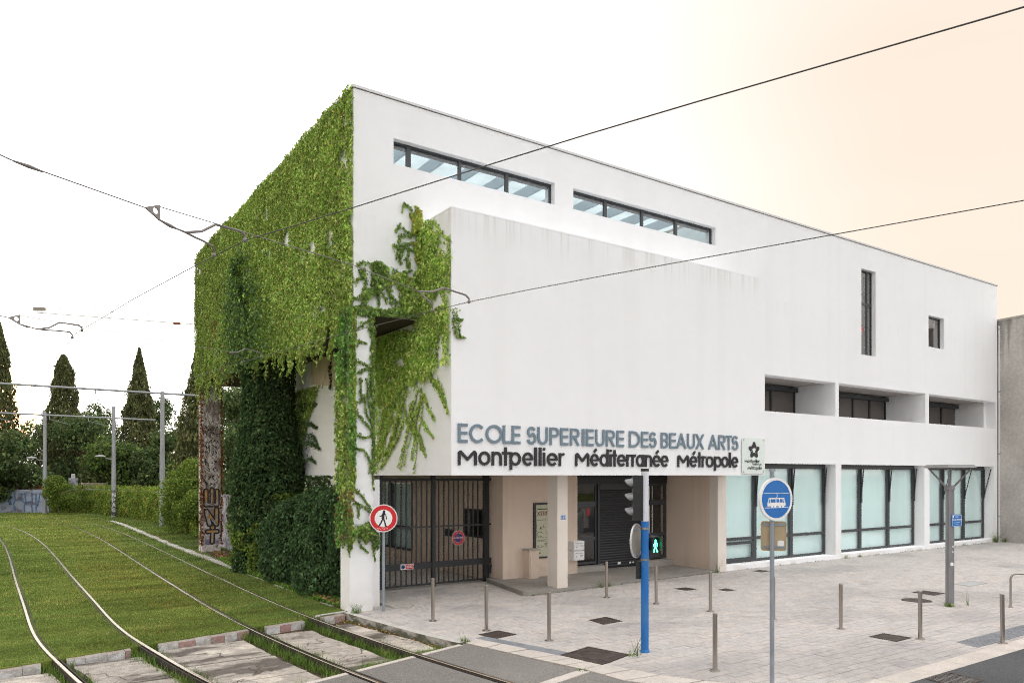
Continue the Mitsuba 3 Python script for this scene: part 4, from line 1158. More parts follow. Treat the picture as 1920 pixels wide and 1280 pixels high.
obj('sticker', place(bx(.06, .15, -.155, -.07, .0, .0015), q4, 0, Mb), 'sign_white', rb)

# ------------------------------------------------------------------ no pedestrians sign
nd = thing('no_pedestrians_sign', 'round red ringed sign with a black walking figure on a thin grey pole', 'sign')
X, Y = .62, -.32
obj('pole', pole(X, Y, 0, 2.50, .036, sides=18), 'galvanised', nd, smooth=40)
sn = unit(np.array([-.42, -.91]))
Ms = facing(sn)
q5 = (X + sn[0] * .055, Y + sn[1] * .055, 2.19)
obj('plate', place(shift(disc(.325, d=.025), 0, 0, -.025), q5, 0, Ms), 'sign_white', nd)
obj('red_ring', place(extrude(Point(0, 0).buffer(.305, 24).difference(Point(0, 0).buffer(.205, 24)), .0025), q5, 0, Ms), 'sign_red', nd)
walker = unary_union([Point(.012, .165).buffer(.026), st([(.008, .13), (-.002, .09), (-.012, .0)], .062, 'round', 'round'), st([(-.018, -.01), (-.055, -.10), (-.105, -.175)], .034, 'round', 'round'), st([(.0, -.01), (.030, -.09), (.048, -.180), (.062, -.182)], .034, 'round', 'round'),
                      st([(-.01, .115), (-.055, .05), (-.085, .045)], .022, 'round', 'round'), st([(.026, .12), (.06, .05), (.07, -.02)], .020, 'round', 'round')])
obj('figure', place(extrude(walker, .003), q5, 0, Ms), 'sign_black', nd)
obj('scratches', place(shift(extrude(unary_union([st([(-.15 + i * .035, -.225 - .02 * (i % 3)), (-.12 + i * .03, -.25 + .018 * (i % 2))], .010, 'round') for i in range(8)]), .001), 0, 0, .0026), q5, 0, Ms), 'sign_white', nd)

# ------------------------------------------------------------------ canopy lamp post with the street name plate
cp = thing('canopy_lamp_post', 'grey lamp post with four branching struts under a flat square top', 'lamp post')
X, Y = 12.51, -7.45
ps_ = Point(0, 0).buffer(.076, 4).union(sbox(-.046, -.09, .046, .09)).union(sbox(-.09, -.034, .09, .034))
obj('post', place(extrude(ps_, 2.84), (X, Y, 0), .6), 'lamp_grey', cp)
obj('foot', lathe(X, Y, [(.30, 0), (.28, .012), (.16, .03), (.10, .05)], 28), 'concrete', cp, smooth=40)
obj('collar', lathe(X, Y, [(.10, 2.84), (.118, 2.85), (.118, 2.93), (.10, 2.95)], 16), 'lamp_grey', cp)
for k in range(4):
    a = k * math.pi / 2 + .38
    obj('strut', cat_(tube([(X + .07 * math.cos(a), Y + .07 * math.sin(a), 2.90), (X + .47 * math.cos(a), Y + .47 * math.sin(a), 3.385)], [.028, .022], 6)), 'lamp_grey', cp)
obj('top_panel', place(cat_(bx(-.40, .40, -.40, .40, 3.385, 3.43), bx(-.37, .37, -.37, .37, 3.43, 3.46)), (X, Y, 0), .38 + math.pi / 4), 'grey_cover', cp)
for z, s in ((1.02, .045), (1.45, .025), (1.32, .022)):
    a = math.atan2(-.8, -.55) + (.25 if s < .04 else 0)
    obj('sticker', place(disc(s, d=.002), (X + .094 * math.cos(a), Y + .094 * math.sin(a), z), 0, facing((math.cos(a), math.sin(a)))), 'sign_white', cp)
sp_ = thing('street_name_plate', 'blue street name plate with white lettering on the canopy lamp post', 'sign')
sn = unit(np.array([-.22, -.975]))
Mq = facing(sn)
q6 = (X + .075, Y - .135, 2.09)
pl_ = sbox(-.165, -.15, .165, .15).buffer(-.02).buffer(.02)
obj('plate', place(shift(extrude(pl_, .025), 0, 0, -.025), q6, 0, Mq), 'sign_blue', sp_)
obj('border', place(extrude(pl_.buffer(-.014).difference(pl_.buffer(-.022)), .002), q6, 0, Mq), 'sign_white', sp_)
obj('wording', place(cat_(shift(text('Rue', .036), 0, .075, .0), shift(text('Yehudi MENUHIN', .030, True), 0, .008, .0), bx(-.09, .09, -.055, -.045, 0, .0015), bx(-.05, .05, -.10, -.092, 0, .0015)), q6, 0, Mq), 'sign_white', sp_)
obj('crest', place(bx(-.14, -.105, .07, .125, 0, .002), q6, 0, Mq), 'sign_white', sp_)

# ------------------------------------------------------------------ tram masts, cross arms, wires
masts = []
for x, y, lab, lamp in ((-3.94, 56.74, 'leftmost grey tram mast, with a small lamp, beside the graffiti wall', True), (.22, 48.1, 'tall grey tram mast with a small lamp and painted letters at its foot', True), (1.50, 34.8, 'grey tram mast rising behind the yellow green bush', False)):
    k = thing('tram_mast', lab, 'mast')
    obj('pole', cat_(lathe(x, y, [(.18, 0), (.175, .6), (.16, 3.4), (.135, 5.2), (.12, 8.45), (.05, 8.52)], 20)), 'mast_grey', k, smooth=40)
    if lamp:
        obj('lamp_arm', tube([(x - .1, y, 4.42), (x - .45, y - .1, 4.47), (x - .62, y - .12, 4.55)], .035, 8), 'mast_grey', k)
        v, f = np.asarray(trimesh.creation.icosphere(2).vertices), trimesh.creation.icosphere(2).faces
        obj('lamp_head', (v * [.38, .22, .13] * np.where(v[:, 2:] < -.2, [1, 1, .3], 1) + [x - .92, y - .15, 4.62], f), 'grey_cover', k, smooth=True)
    masts.append(k)
obj('dark_band', lathe(.22, 48.1, [(.176, .1), (.181, .1), (.176, 2.05), (.168, 2.05)], 20), 'mast_paint', masts[1])
for i, (c, z) in enumerate((('N', 1.55), ('P', 1.15), ('A', .78), ('S', .40))):
    obj('painted_letter', on_face(text(c, .28, True), unit(np.array([-.10, -1.])), (.20, 48.1 - .20, z)), 'graffiti_white', masts[1])
ca = thing('cross_arm', 'upper grey cross arm carrying the wires over both tracks', 'cross arm')
obj('beam', tube([(-9., 34.55, 8.40), (4.28, 35.0, 8.37)], .062, 12), 'mast_grey', ca)
for x in (-6.4, -4.5, -2.2, -.6, .6):
    obj('hanger', tube([(x, 34.65 + .034 * (x + 9), 8.34), (x, 34.65 + .034 * (x + 9), 8.10)], .03, 6), 'mast_grey', ca)
cb = thing('cross_arm', 'lower and farther grey cross arm above the tracks', 'cross arm')
obj('beam', tube([(-9.5, 46.9, 7.60), (3.2, 48.5, 7.59)], .058, 12), 'mast_grey', cb)
for x in (-7.4, -4.0, -1.5):
    obj('hanger', tube([(x, 46.9 + .126 * (x + 9.5), 7.54), (x, 46.9 + .126 * (x + 9.5), 7.25)], .03, 6), 'mast_grey', cb)
    obj('bracket', tube([(x, 46.9 + .126 * (x + 9.5), 7.30), (x + 1.2, 47.2 + .126 * (x + 9.5), 7.0)], .02, 6), 'mast_grey', cb)
ZW = 6.1


def sag(p, n=24):
    return spline(p, n)


w1 = thing('contact_wire', 'thick black overhead wire crossing the sky from the top right over the left track', 'overhead wire')
obj('wire', tube(sag([(4.0, -34, ZW), (-.2, -18.6, ZW), (-1.57, -14.56, ZW), (-2.52, -12.16, ZW), (-2.88, -11.18, ZW), (-3.66, -8.95, ZW), (-4.33, -7.12, ZW)], 30), .0058, 6), 'wire', w1)
obj('wire', tube([(-4.33, -7.12, ZW), (-4.60, -5.6, ZW), (-5.03, -2.92, ZW), (-5.30, -.9, ZW), (-5.57, 1.0, ZW)], .0058, 6), 'wire', w1)
obj('wire', tube([(-5.57, 1.0, ZW), (-5.75, 7, ZW + .05), (-5.9, 14, ZW + .2), (-6.4, 34.6, 7.9)], .0058, 6), 'wire', w1)
w2 = thing('contact_wire', 'lower overhead wire running right to left across the facade over the right track', 'overhead wire')
obj('wire', tube(sag([(9., -33, ZW), (3.2, -16, ZW), (2.11, -13.13, ZW), (1.47, -11.32, ZW), (.61, -8.92, ZW), (-.36, -5.87, ZW)], 24), .0062, 6), 'wire', w2)
obj('wire', tube([(-.36, -5.87, ZW), (-.97, -2.38, ZW), (-1.58, 1.97, ZW)], .0062, 6), 'wire', w2)
obj('wire', tube([(-1.58, 1.97, ZW), (-2.05, 6.04, ZW), (-2.1, 14, ZW + .2), (-2.2, 34.7, 7.9)], .0062, 6), 'wire', w2)


def pulloff(k, a, b, e0, e1):
    """steady arms: from a, forking to the wire at e0 and e1"""
    a, e0, e1 = map(np.array, (a, e0, e1))
    d = e0 - a
    obj('steady_arm', tube([a, a + d * .25 + [0, 0, .035], a + d * .48 + [0, 0, .14], a + d * .93 + [0, 0, .10], e0 + [0, 0, .05], e0], .016, 8), 'wire_fitting', k)
    d = e1 - a
    obj('steady_arm', tube([a, a + d * .30 + [0, 0, .03], a + d * .52 + [0, 0, .06], a + d * .92 + [0, 0, .10], e1 + [0, 0, .05], e1], .014, 8), 'wire_fitting', k)
    obj('clamp', cat_(trimesh.creation.icosphere(1, .03).apply_translation(e0)), 'wire_fitting', k)
    obj('clamp', cat_(trimesh.creation.icosphere(1, .03).apply_translation(e1)), 'wire_fitting', k)


def eyelet(k, c, d, s=1.):
    """triangular plate with a hole, its point towards -d"""
    tri = Polygon([(-.16, 0), (.11, .12), (.11, -.14)]).buffer(.02).difference(Point(.03, 0).buffer(.062))
    v, f = extrude(affinity.scale(tri, s, s, origin=(0, 0)), .02)
    d = unit(np.array(d, float))
    u = np.stack([d, [0, 0, 1.], np.cross(d, [0, 0, 1.])], 1)
    obj('eyelet_plate', (v @ u.T + np.array(c), f), 'wire_fitting', k)


s1 = thing('span_wire', 'nearer span wire with a ring plate pulling both overhead wires', 'span wire')
obj('wire', tube([(-7.6, -8.9, 6.17), (-6.72, -8.22, 6.13), (-5.52, -7.66, 6.10)], .0065, 6), 'wire_fitting', s1)
obj('insulator', tube([(-6.72, -8.22, 6.13), (-6.60, -8.17, 6.125), (-6.48, -8.11, 6.12)], [.010, .02, .010], 8), 'wire_fitting', s1)
eyelet(s1, (-5.44, -7.62, 6.10), (.86, .42, 0), .55)
obj('wire', tube([(-5.39, -7.595, 6.165), (-4.38, -7.30, 6.14), (-2.82, -6.85, 6.10), (-1.38, -6.03, 6.10)], .0055, 6), 'wire_fitting', s1)
obj('turnbuckle', tube([(-5.39, -7.595, 6.023), (-5.25, -7.53, 5.99), (-5.18, -7.50, 5.98), (-5.08, -7.46, 5.97)], [.010, .022, .010, .014], 8), 'wire_fitting', s1)
pulloff(s1, (-5.08, -7.46, 5.97), None, (-4.33, -7.12, ZW), (-4.50, -6.25, ZW))
pulloff(s1, (-1.38, -6.03, 6.10), None, (-.36, -5.87, ZW), (-.56, -4.95, ZW))
s2 = thing('span_wire', 'farther span wire with a ring plate near the left cypress', 'span wire')
obj('wire', tube([(-9, -1.2, 6.25), (-6.71, .0, 6.10)], .009, 6), 'wire_fitting', s2)
eyelet(s2, (-6.62, .03, 6.10), (.93, .30, 0), .62)
obj('wire', tube([(-6.56, .05, 6.175), (-4.2, 1.0, 6.12), (-2.40, 1.65, 6.10)], .006, 6), 'wire_fitting', s2)
obj('turnbuckle', tube([(-6.56, .05, 6.013), (-6.44, .10, 5.99), (-6.36, .13, 5.98), (-6.26, .17, 5.97)], [.010, .022, .010, .014], 8), 'wire_fitting', s2)
pulloff(s2, (-6.26, .17, 5.97), None, (-5.50, .6, ZW), (-5.60, 1.6, ZW))
pulloff(s2, (-2.40, 1.65, 6.08), None, (-1.58, 1.97, ZW), (-1.72, 3.2, ZW))

# far away crane
tc = thing('tower_crane', 'faint far away tower crane jib behind the ivy covered wall', 'crane')
j0, j1 = np.array([-2., 161.5, 35.9]), np.array([28., 141., 33.2])
obj('jib', cat_(tube([j0, j1], .10, 4), tube([j0 + [0, 0, 1.0], j1 + [0, 0, 1.6]], .07, 4), *[tube([j0 + (j1 - j0) * t, j0 + (j1 - j0) * (t + .012) + [0, 0, 1.0 + .6 * t]], .03, 4) for t in np.arange(0, .99, .024)]), 'sign_white', tc)  # jib coloured pale to look faint, standing in for distant haze
obj('counterweight', place(bx(-1.1, 1.1, -.3, .3, -.2, .4), j0 + (j1 - j0) * .04 + [0, 0, .6], -.6), 'sign_back_grey', tc)
obj('trolley', place(bx(-.6, .6, -.4, .4, -.2, .2), j0 + (j1 - j0) * .80 + [0, 0, -.1], -.6), 'orange_rust', tc)
obj('mast', bx(27.6, 28.6, 140.6, 141.6, 0, 40), 'sign_back_grey', tc)
# ------------------------------------------------------------------ graffiti on the old column and the garden walls
gk = B + '__back_pier'
YC = 16.2
rg = np.random.default_rng(21)


def flat_on_y(poly, y, th=.004):
    return wall_xz(poly, y - th, y - .0006)


# bubble letters stacked up the foot of the column
blobs = [st([(.16, 2.55), (.16, 1.98), (.40, 1.98), (.40, 2.6)], .13, 'round', 'round'), st([(.60, 2.55), (.60, 1.98), (.38, 1.98)], .12, 'round', 'round'),
         st([(.18, 1.70), (.30, 1.18)], .16, 'round', 'round'), st([(.24, 1.62), (.56, 1.16)], .12, 'round', 'round'), st([(.58, 1.78), (.58, 1.15)], .14, 'round', 'round'),
         st([(.22, .86), (.60, .86)], .12, 'round', 'round'), st([(.42, .86), (.40, .42)], .12, 'round', 'round'), Point(.42, 1.02).buffer(.08)]
bl = unary_union(blobs)
obj('graffiti_outline', flat_on_y(bl.buffer(.05).difference(bl.buffer(-.018)), YC), 'graffiti_black', B + '__back_pier')
obj('graffiti_fill', flat_on_y(bl, YC, .003), 'graffiti_orange', B + '__back_pier')
obj('graffiti_patch', flat_on_y(unary_union([Polygon([(.1, .30), (.66, .36), (.66, .72), (.12, .7)]), Polygon([(.1, 1.2), (.16, 1.1), (.14, 1.7)])]).difference(bl.buffer(.046)), YC, .002), 'garden_wall', B + '__back_pier')
tags = []
for zc in (2.85, 3.1, 3.45, 3.75, 4.15, 4.35, 4.6, 4.95, 5.15):
    x = .10
    while x < .62:
        w = rg.uniform(.09, .17)
        h_ = rg.uniform(.18, .30)
        p = [(x + rg.uniform(0, w), zc + rg.uniform(-h_ / 2, h_ / 2)) for _ in range(rg.integers(3, 6))]
        tags.append(LineString(p).buffer(rg.uniform(.010, .018)))
        x += w
obj('graffiti_tags', flat_on_y(unary_union(tags).intersection(sbox(.03, 2.6, .73, 5.3)), YC, .002), 'graffiti_black', B + '__back_pier', kind='stuff')


def dead_vines(parent, n, x0, x1, z0, z1, y, seed):
    r = np.random.default_rng(seed)
    out = []
    for i in range(n):
        x, z = r.uniform(x0, x1), r.uniform(z0, z1 - .8)
        p = [(x, y - .006, z)]
        for j in range(r.integers(4, 9)):
            x = np.clip(x + r.normal(0, .10), x0, x1)
            z += r.uniform(.03, .22)
            p.append((x, y - .008, min(z, z1)))
        out.append(tube(p, np.linspace(r.uniform(.006, .013), .003, len(p)), 4, False))
    return cat_(*out)


di = thing('dead_ivy', 'reddish brown withered ivy clinging to the edges of the graffiti pillar', 'ivy')
obj('stems', dead_vines(di, 55, .04, .72, 1.0, 6.9, 16.2, 3), 'stem', di, kind='stuff')
n = 1900
z = R.uniform(.3, 6.9, n)
sd_ = R.random(n) < .5
px_ = np.where(sd_, R.normal(.0, .035, n), R.normal(.76, .035, n))
py_ = 16.2 + R.uniform(-.10, .25, n)
leaf_obj('leaves', [leaves(np.stack([px_, py_, z], 1), (-.5, -.8, 0), R.uniform(.06, .12, n), tint(n, [(.10, .033, .018), (.14, .055, .028), (.07, .028, .018), (.08, .075, .03)], [.45, .25, .2, .1]))], di)

gw = thing('garden_wall', 'graffiti covered garden wall behind the pillar, mostly overgrown by ivy', 'wall')
obj('wall', slab(Polygon([(.86, 9.3), (1.02, 9.3), (1.55, 22.5), (1.40, 22.5)]), 0, 2.35), 'garden_wall', gw)
gl = []
for i in range(26):
    y = rg.uniform(10, 16)
    x = .86 + (y - 9.3) * .0409
    z = rg.uniform(.3, 1.9)
    p = np.array([(x - .004 + .0409 * dy_, y + dy_, z + dz_) for dy_, dz_ in zip(np.cumsum(rg.normal(0, .22, 5)), np.cumsum(rg.normal(0, .18, 5)))])
    p[:, 0] = .86 + (p[:, 1] - 9.3) * .0409 - .004
    gl.append(tube(p, rg.uniform(.010, .03), 4, False))
obj('graffiti', cat_(*gl), 'graffiti_blue', gw)

mw = thing('mural_wall', 'grey garden wall with blue graffiti letters at the far end of the lawn', 'wall')
obj('wall', slab(Polygon([(-12, 63.6), (-3.6, 58.3), (-3.5, 58.5), (-11.9, 63.8)]), 0, 1.98), 'mural_wall', mw)
md = unit(np.array([-12 + 3.6, 63.6 - 58.3]))
mn = np.array([-md[1], md[0]]) * (1 if (np.array([-md[1], md[0]]) @ np.array([-.5, -1])) > 0 else -1)
gl = []
for i, (s0, pts) in enumerate([(1.35, [(0, .15), (.1, .9), (0, 1.0), (.05, 1.75)]), (1.05, [(0, .2), (.0, 1.7)]), (1.6, [(0, .9), (.35, .95)]), (2.0, [(0, 1.7), (-.1, 1.0), (.05, .5), (.0, .1)]), (2.2, [(0, 1.7), (.1, 1.1), (-.2, .9)]), (2.8, [(0, .1), (.12, .8), (-.05, 1.1), (.05, 1.75)]),
                              (3.2, [(0, 1.4), (.05, .7)]), (3.4, [(0, 1.0), (-.25, .95), (-.3, .7)]), (.75, [(0, 1.5), (.1, .9), (.3, .4)])]):
    gl.append(tube([(-3.6 + md[0] * (s0 + a) + mn[0] * .01, 58.3 + md[1] * (s0 + a) + mn[1] * .01, z) for a, z in pts], .055, 5))
obj('graffiti', cat_(*gl), 'graffiti_blue', mw)
wl = []
for s0, pts in ((4.2, [(0, .15), (.5, .9), (.2, 1.3)]), (4.6, [(0, .12), (.5, .5)]), (5.2, [(0, .2), (.3, .8)])):
    wl.append(tube([(-3.6 + md[0] * (s0 + a) + mn[0] * .012, 58.3 + md[1] * (s0 + a) + mn[1] * .012, z) for a, z in pts], .16, 6))
obj('white_graffiti', cat_(*wl), 'graffiti_white', mw)
rw = thing('rusty_fence', 'low rust coloured fence showing above the graffiti wall', 'fence')
for s in np.arange(.2, 9, .42):
    q = np.array([-3.4, 59.6]) + md * s
    obj('board', place(bx(-.19, .19, -.02, .02, 1.5, 2.32 + .05 * math.sin(s * 9)), (q[0], q[1], 0), math.atan2(md[1], md[0])), 'orange_rust', rw)
gp_ = thing('gate_post', 'pale gate post with a round cap rising above the ivy wall', 'post')
obj('shaft', bx(-1.95, -1.25, 61.0, 61.7, 0, 2.95), 'garden_wall', gp_)
obj('cap', bx(-1.75, -1.45, 61.2, 61.5, 2.951, 3.35), 'coping', gp_)
lw = thing('low_roof', 'low beige shed roof peeking over the ivy wall', 'shed')
obj('wall', bx(-.6, 1.8, 62.5, 66, 0, 2.2), 'cream_render', lw)
obj('roof', bx(-.8, 2.0, 62.3, 66.2, 2.201, 2.5), 'cream_render', lw)

# ------------------------------------------------------------------ ivy on the side wall (x = 0)
iv = thing('wall_ivy', 'dense light green creeper covering the whole side wall of the school', 'ivy')
n = 112000
y = R.uniform(-.06, 17.1, n)
z = R.uniform(6.85, 12.50, n)
# lower fringe hangs in uneven lobes, top edge and front edge are ragged
low = 7.02 - .42 * noise3(np.stack([y * .9, 0 * y, 0 * y], 1), 1, 5, 3) - .75 * np.exp(-((y - 3.2) / 1.6) ** 2) * noise3(np.stack([y * 2.6, 0 * y, 0 * y], 1), 1, 9, 2) + .12
top = 12.34 + .13 * (noise3(np.stack([y * 1.3, 0 * y, 0 * y], 1), 1, 15, 3) - .42) + .10 * (y > 11)
z = np.where(R.random(n) < .02, low - np.abs(R.normal(0, .25, n)) * (noise3(np.stack([y * 3.1, 0 * y, 0 * y], 1), 1, 23, 2) > .52), low + (z - 6.85) / 5.65 * (top - low))
gap = noise3(np.stack([y * 1.6, z * 1.2, 0 * y], 1), 1, 31, 3)
holes_ = [(.42, 10.87, .16, .30), (.62, 10.72, .12, .25), (.25, 10.45, .10, .35), (.25, 11.95, .08, .14), (1.9, 7.45, .22, .12)]
keep = gap > .27
for a, b, ra, rb_ in holes_:
    keep &= ((y - a) / ra) ** 2 + ((z - b) / rb_) ** 2 > R.uniform(.5, 1.1, n)
y, z = y[keep], z[keep]
n = len(y)
relief = noise3(np.stack([y * 2.2, z * 2.2, 0 * y], 1), 1, 41, 4)
x = -(.015 + R.random(n) ** .7 * (.04 + .13 * relief))
br = .78 + .45 * noise3(np.stack([y * .8, z * .8, 0 * y], 1), 1, 51, 4)
red = (noise3(np.stack([y * .9, z * .9, 0 * y], 1), 1, 61, 3) > .60) & (z < 9.2) & (y > 9) & (R.random(n) < .30)
col = tint(n, IVY, IVYW, .29) * br[:, None]
col[red] = tint(red.sum(), [(.16, .07, .05), (.13, .10, .04)], [.6, .4])
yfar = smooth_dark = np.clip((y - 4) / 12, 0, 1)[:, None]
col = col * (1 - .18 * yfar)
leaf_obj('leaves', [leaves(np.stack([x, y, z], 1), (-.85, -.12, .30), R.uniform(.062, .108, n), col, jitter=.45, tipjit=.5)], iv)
# a few hanging shoots under the edge
sh_, stems = [], []
for i in range(26):
    y0 = R.choice([R.uniform(.4, 5.2), R.uniform(10.5, 16.5)], p=[.75, .25])
    L = R.uniform(.35, .95)
    p = [(-.08 - .03 * j, y0 + .03 * j * R.normal(), 6.85 - L * j / 4) for j in range(5)]
    stems.append(tube(p, .006, 4, False))
    q = along(p, 70, .055, (-1, 0, 0))
    sh_.append(leaves(q, (-.8, -.3, .2), R.uniform(.07, .13, len(q)), tint(len(q), IVY, IVYW) * .9, jitter=.6))
leaf_obj('shoots', sh_, iv)
obj('stems', cat_(*stems), 'stem', iv, kind='stuff')

# darker evergreen ivy: a thick column up the middle pier and onto the wall
ic = thing('ivy_column', 'huge dark green ivy mass wrapped round the middle pier and climbing the wall', 'ivy')
zz = np.linspace(0, 7.0, 15)
C0 = np.array([.62, 8.9])


def col_r(ang, z):
    p = np.stack([np.cos(ang) * .9, np.sin(ang) * .9, z * .55], -1)
    return (1.05 + .16 * np.sin(z * .9) + .18 * (z < 2.2) * (2.2 - z) / 2.2 - .10 * np.clip(z - 5, 0, 2)) * (.72 + .56 * meshkit.fbm(p + 7, 4, 77))


g = np.linspace(0, 2 * np.pi, 29)[:-1]
v = np.array([[C0[0] + .80 * col_r(a, q) * np.cos(a), C0[1] + .80 * col_r(a, q) * np.sin(a), q] for q in zz for a in g])
m = len(g)
f = np.array([[i * m + j, i * m + (j + 1) % m, (i + 1) * m + (j + 1) % m, (i + 1) * m + j] for i in range(len(zz) - 1) for j in range(m)])
obj('dark_core', (v, f), 'core_shade', ic)
n = 30000
a = R.uniform(0, 2 * np.pi, n)
z = R.uniform(0.02, 7.05, n)
rr = col_r(a, z) * (1 - .22 * R.random(n) ** 2) + R.normal(0, .035, n)
pos = np.stack([C0[0] + rr * np.cos(a), C0[1] + rr * np.sin(a), z], 1)
nr = np.stack([np.cos(a), np.sin(a), 0 * a + .55], 1)
cl = noise3(pos, 2.0, 83, 4)
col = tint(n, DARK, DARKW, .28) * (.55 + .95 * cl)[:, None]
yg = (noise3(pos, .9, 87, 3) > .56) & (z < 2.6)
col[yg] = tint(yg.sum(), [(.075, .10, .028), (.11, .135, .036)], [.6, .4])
L1 = leaves(pos, nr, R.uniform(.085, .15, n), col, jitter=.45)
# spur up the wall
n = 8000
t = R.random(n) ** .8
yc = 8.6 + .9 * t + R.normal(0, 1, n) * (1.55 * (1 - t) ** .8 + .18)
zc = 6.7 + 3.9 * t + R.normal(0, .18, n)
k_ = noise3(np.stack([yc * 1.5, zc * 1.2, 0 * yc], 1), 1, 91, 3) + .25 * (1 - t) > .44
yc, zc = yc[k_], zc[k_]
n = len(yc)
L2 = leaves(np.stack([-R.uniform(.2, .42, n), yc, zc], 1), (-.85, -.12, .4), R.uniform(.08, .14, n), tint(n, DARK[:2] + IVY[2:3] + DARK[3:], [.3, .3, .25, .15], .30) * 1.35, jitter=.5)
leaf_obj('leaves', [L1, L2], ic)
# shoots reaching to the right onto the white box behind
sp_ = [[(1.55, 8.4, 5.0), (1.74, 7.8, 4.9), (1.75, 7.3, 4.75)], [(1.5, 8.4, 4.3), (1.74, 7.9, 4.3), (1.75, 7.0, 4.05)], [(1.5, 8.4, 3.7), (1.74, 7.8, 3.75), (1.75, 7.4, 3.6)], [(1.6, 8.5, 5.5), (1.74, 7.8, 5.5), (1.75, 7.3, 5.55)], [(1.5, 8.3, 4.6), (1.75, 7.6, 4.5), (1.75, 7.2, 4.2)]]
leaf_obj('shoots', [leaves(q, (-.8, -.4, .3), R.uniform(.07, .12, len(q)), tint(len(q), DARK, DARKW) * 1.3) for q in [along(p, 90, .07, (-1, 0, 0)) for p in sp_]], ic)

bi = thing('box_ivy', 'light yellow green ivy patch on the box side beside the dark ivy column', 'ivy')
q = in_poly([(9.6, 6.14), (7.05, 6.12), (7.45, 5.6), (8.0, 5.1), (8.86, 4.0), (9.6, 4.2)], 1900)
leaf_obj('leaves', [leaves(np.stack([1.767 - R.uniform(.02, .16, len(q)), q[:, 0], q[:, 1]], 1), (-.9, -.2, .2), R.uniform(.07, .12, len(q)), tint(len(q), IVY, IVYW, .25))], bi)
h2 = [[(1.74, 6.0, 6.95), (1.74, 6.05, 6.6), (1.74, 6.0, 6.2), (1.74, 6.03, 5.9)], [(1.74, 6.3, 6.7), (1.74, 6.9, 6.0)]]
leaf_obj('shoots', [leaves(q, (-.9, -.3, .2), R.uniform(.08, .13, len(q)), tint(len(q), DARK, DARKW) * .9) for q in [along(p, 60, .08, (-1, 0, 0)) for p in h2[:1]]], bi)
obj('stem', tube(h2[1], .012, 5), 'stem', bi)

# dark leafy hedge between the ivy column and the corner pier
hg = thing('ivy_hedge', 'dark evergreen hedge of ivy between the corner pier and the ivy column', 'hedge')


def blob_cloud(n, blobs, seed, shell=.25, amp=.45, freq=1.3):
    """points near the bumpy surface of a union of ellipsoids, with outward directions; blobs (cx, cy, cz, rx, ry, rz)"""
    bl = np.asarray(blobs, float)
    wt = (bl[:, 3] * bl[:, 4] * bl[:, 5]) ** (2 / 3)
    P_, N_ = [], []
    have = 0
    while have < n:
        m = n * 2
        i = R.choice(len(bl), m, p=wt / wt.sum())
        d = unit(R.normal(size=(m, 3)))
        b = bl[i]
        r = (1 + amp * (meshkit.fbm((b[:, :3] + d * b[:, 3:]) * freq, 4, seed) - .5) * 2) * (1 - shell * R.random(m) ** 1.6)
        p = b[:, :3] + d * b[:, 3:] * r[:, None]
        inside = np.zeros(m, bool)
        for c in bl:
            inside |= (((p - c[:3]) / c[3:]) ** 2).sum(1) < (1 - shell - .06) ** 2
        ok = ~inside & (p[:, 2] > .02)
        P_.append(p[ok])
        N_.append(unit(d[ok] / b[ok][:, 3:]))
        have += ok.sum()
    return np.vstack(P_)[:n], np.vstack(N_)[:n]


HB = [(.62, 1.5, 1.2, .62, .95, 1.35), (.62, 2.7, 1.35, .72, 1.1, 1.40), (.62, 4.0, 1.35, .75, 1.2, 1.45), (.55, 5.4, 1.2, .75, 1.2, 1.35), (.5, 6.7, 1.1, .75, 1.2, 1.3), (.6, 3.2, .4, .85, 1.9, .8), (.45, 5.8, .5, .9, 1.8, .8)]
pos, nr = blob_cloud(30000, HB, 5, .22, .28, 1.5)
cl = noise3(pos, 2.2, 93, 4)
lt = np.clip((pos[:, 2] - 1.2) / 1.4, 0, 1)
col = tint(len(pos), [(.032, .052, .026), (.046, .072, .036), (.021, .034, .018), (.080, .108, .06)], DARKW, .28) * (.55 + .95 * cl)[:, None]
leaf_obj('leaves', [leaves(pos, nr + [0, 0, .25], R.uniform(.08, .14, len(pos)), col, jitter=.5)], hg)
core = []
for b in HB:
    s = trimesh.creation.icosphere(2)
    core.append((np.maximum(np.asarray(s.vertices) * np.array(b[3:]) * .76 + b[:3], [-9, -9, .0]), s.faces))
obj('dark_core', cat_(*core), 'core_shade', hg, kind='stuff')

ug = thing('garden_shrub', 'shaded dark shrubbery in the garden under the raised building', 'shrub')
pos, nr = blob_cloud(9000, [(3.2, 16, 2.2, 2.2, 1.8, 2.6), (1.9, 13.5, 1.6, 1.0, 1.4, 2.0), (4.6, 19, 2.5, 2., 2, 3)], 8, .3, .4, .8)
leaf_obj('leaves', [leaves(pos, nr, R.uniform(.13, .24, len(pos)), tint(len(pos), DARK, DARKW) * 1.25)], ug)
for x, y in ((3.2, 16), (1.9, 13.5), (4.6, 19)):
    obj('stem', tube([(x, y, 0), (x + .1, y, 1.2), (x - .1, y + .1, 2.4)], [.07, .05, .02], 6), 'bark', ug)

# ------------------------------------------------------------------ creeper on the corner pier, the front wall and the side of the box
pi = thing('pier_ivy', 'creeper running up the corner pier and across to the box in leafy strands', 'ivy')
grp, stems = [], []
FN, BN = np.array([0, -1., 0]), np.array([-1., 0, 0])
F3 = lambda l, y=-.01: [(a, y, b) for a, b in l]
B3 = lambda l: [(1.757, a, b) for a, b in l]


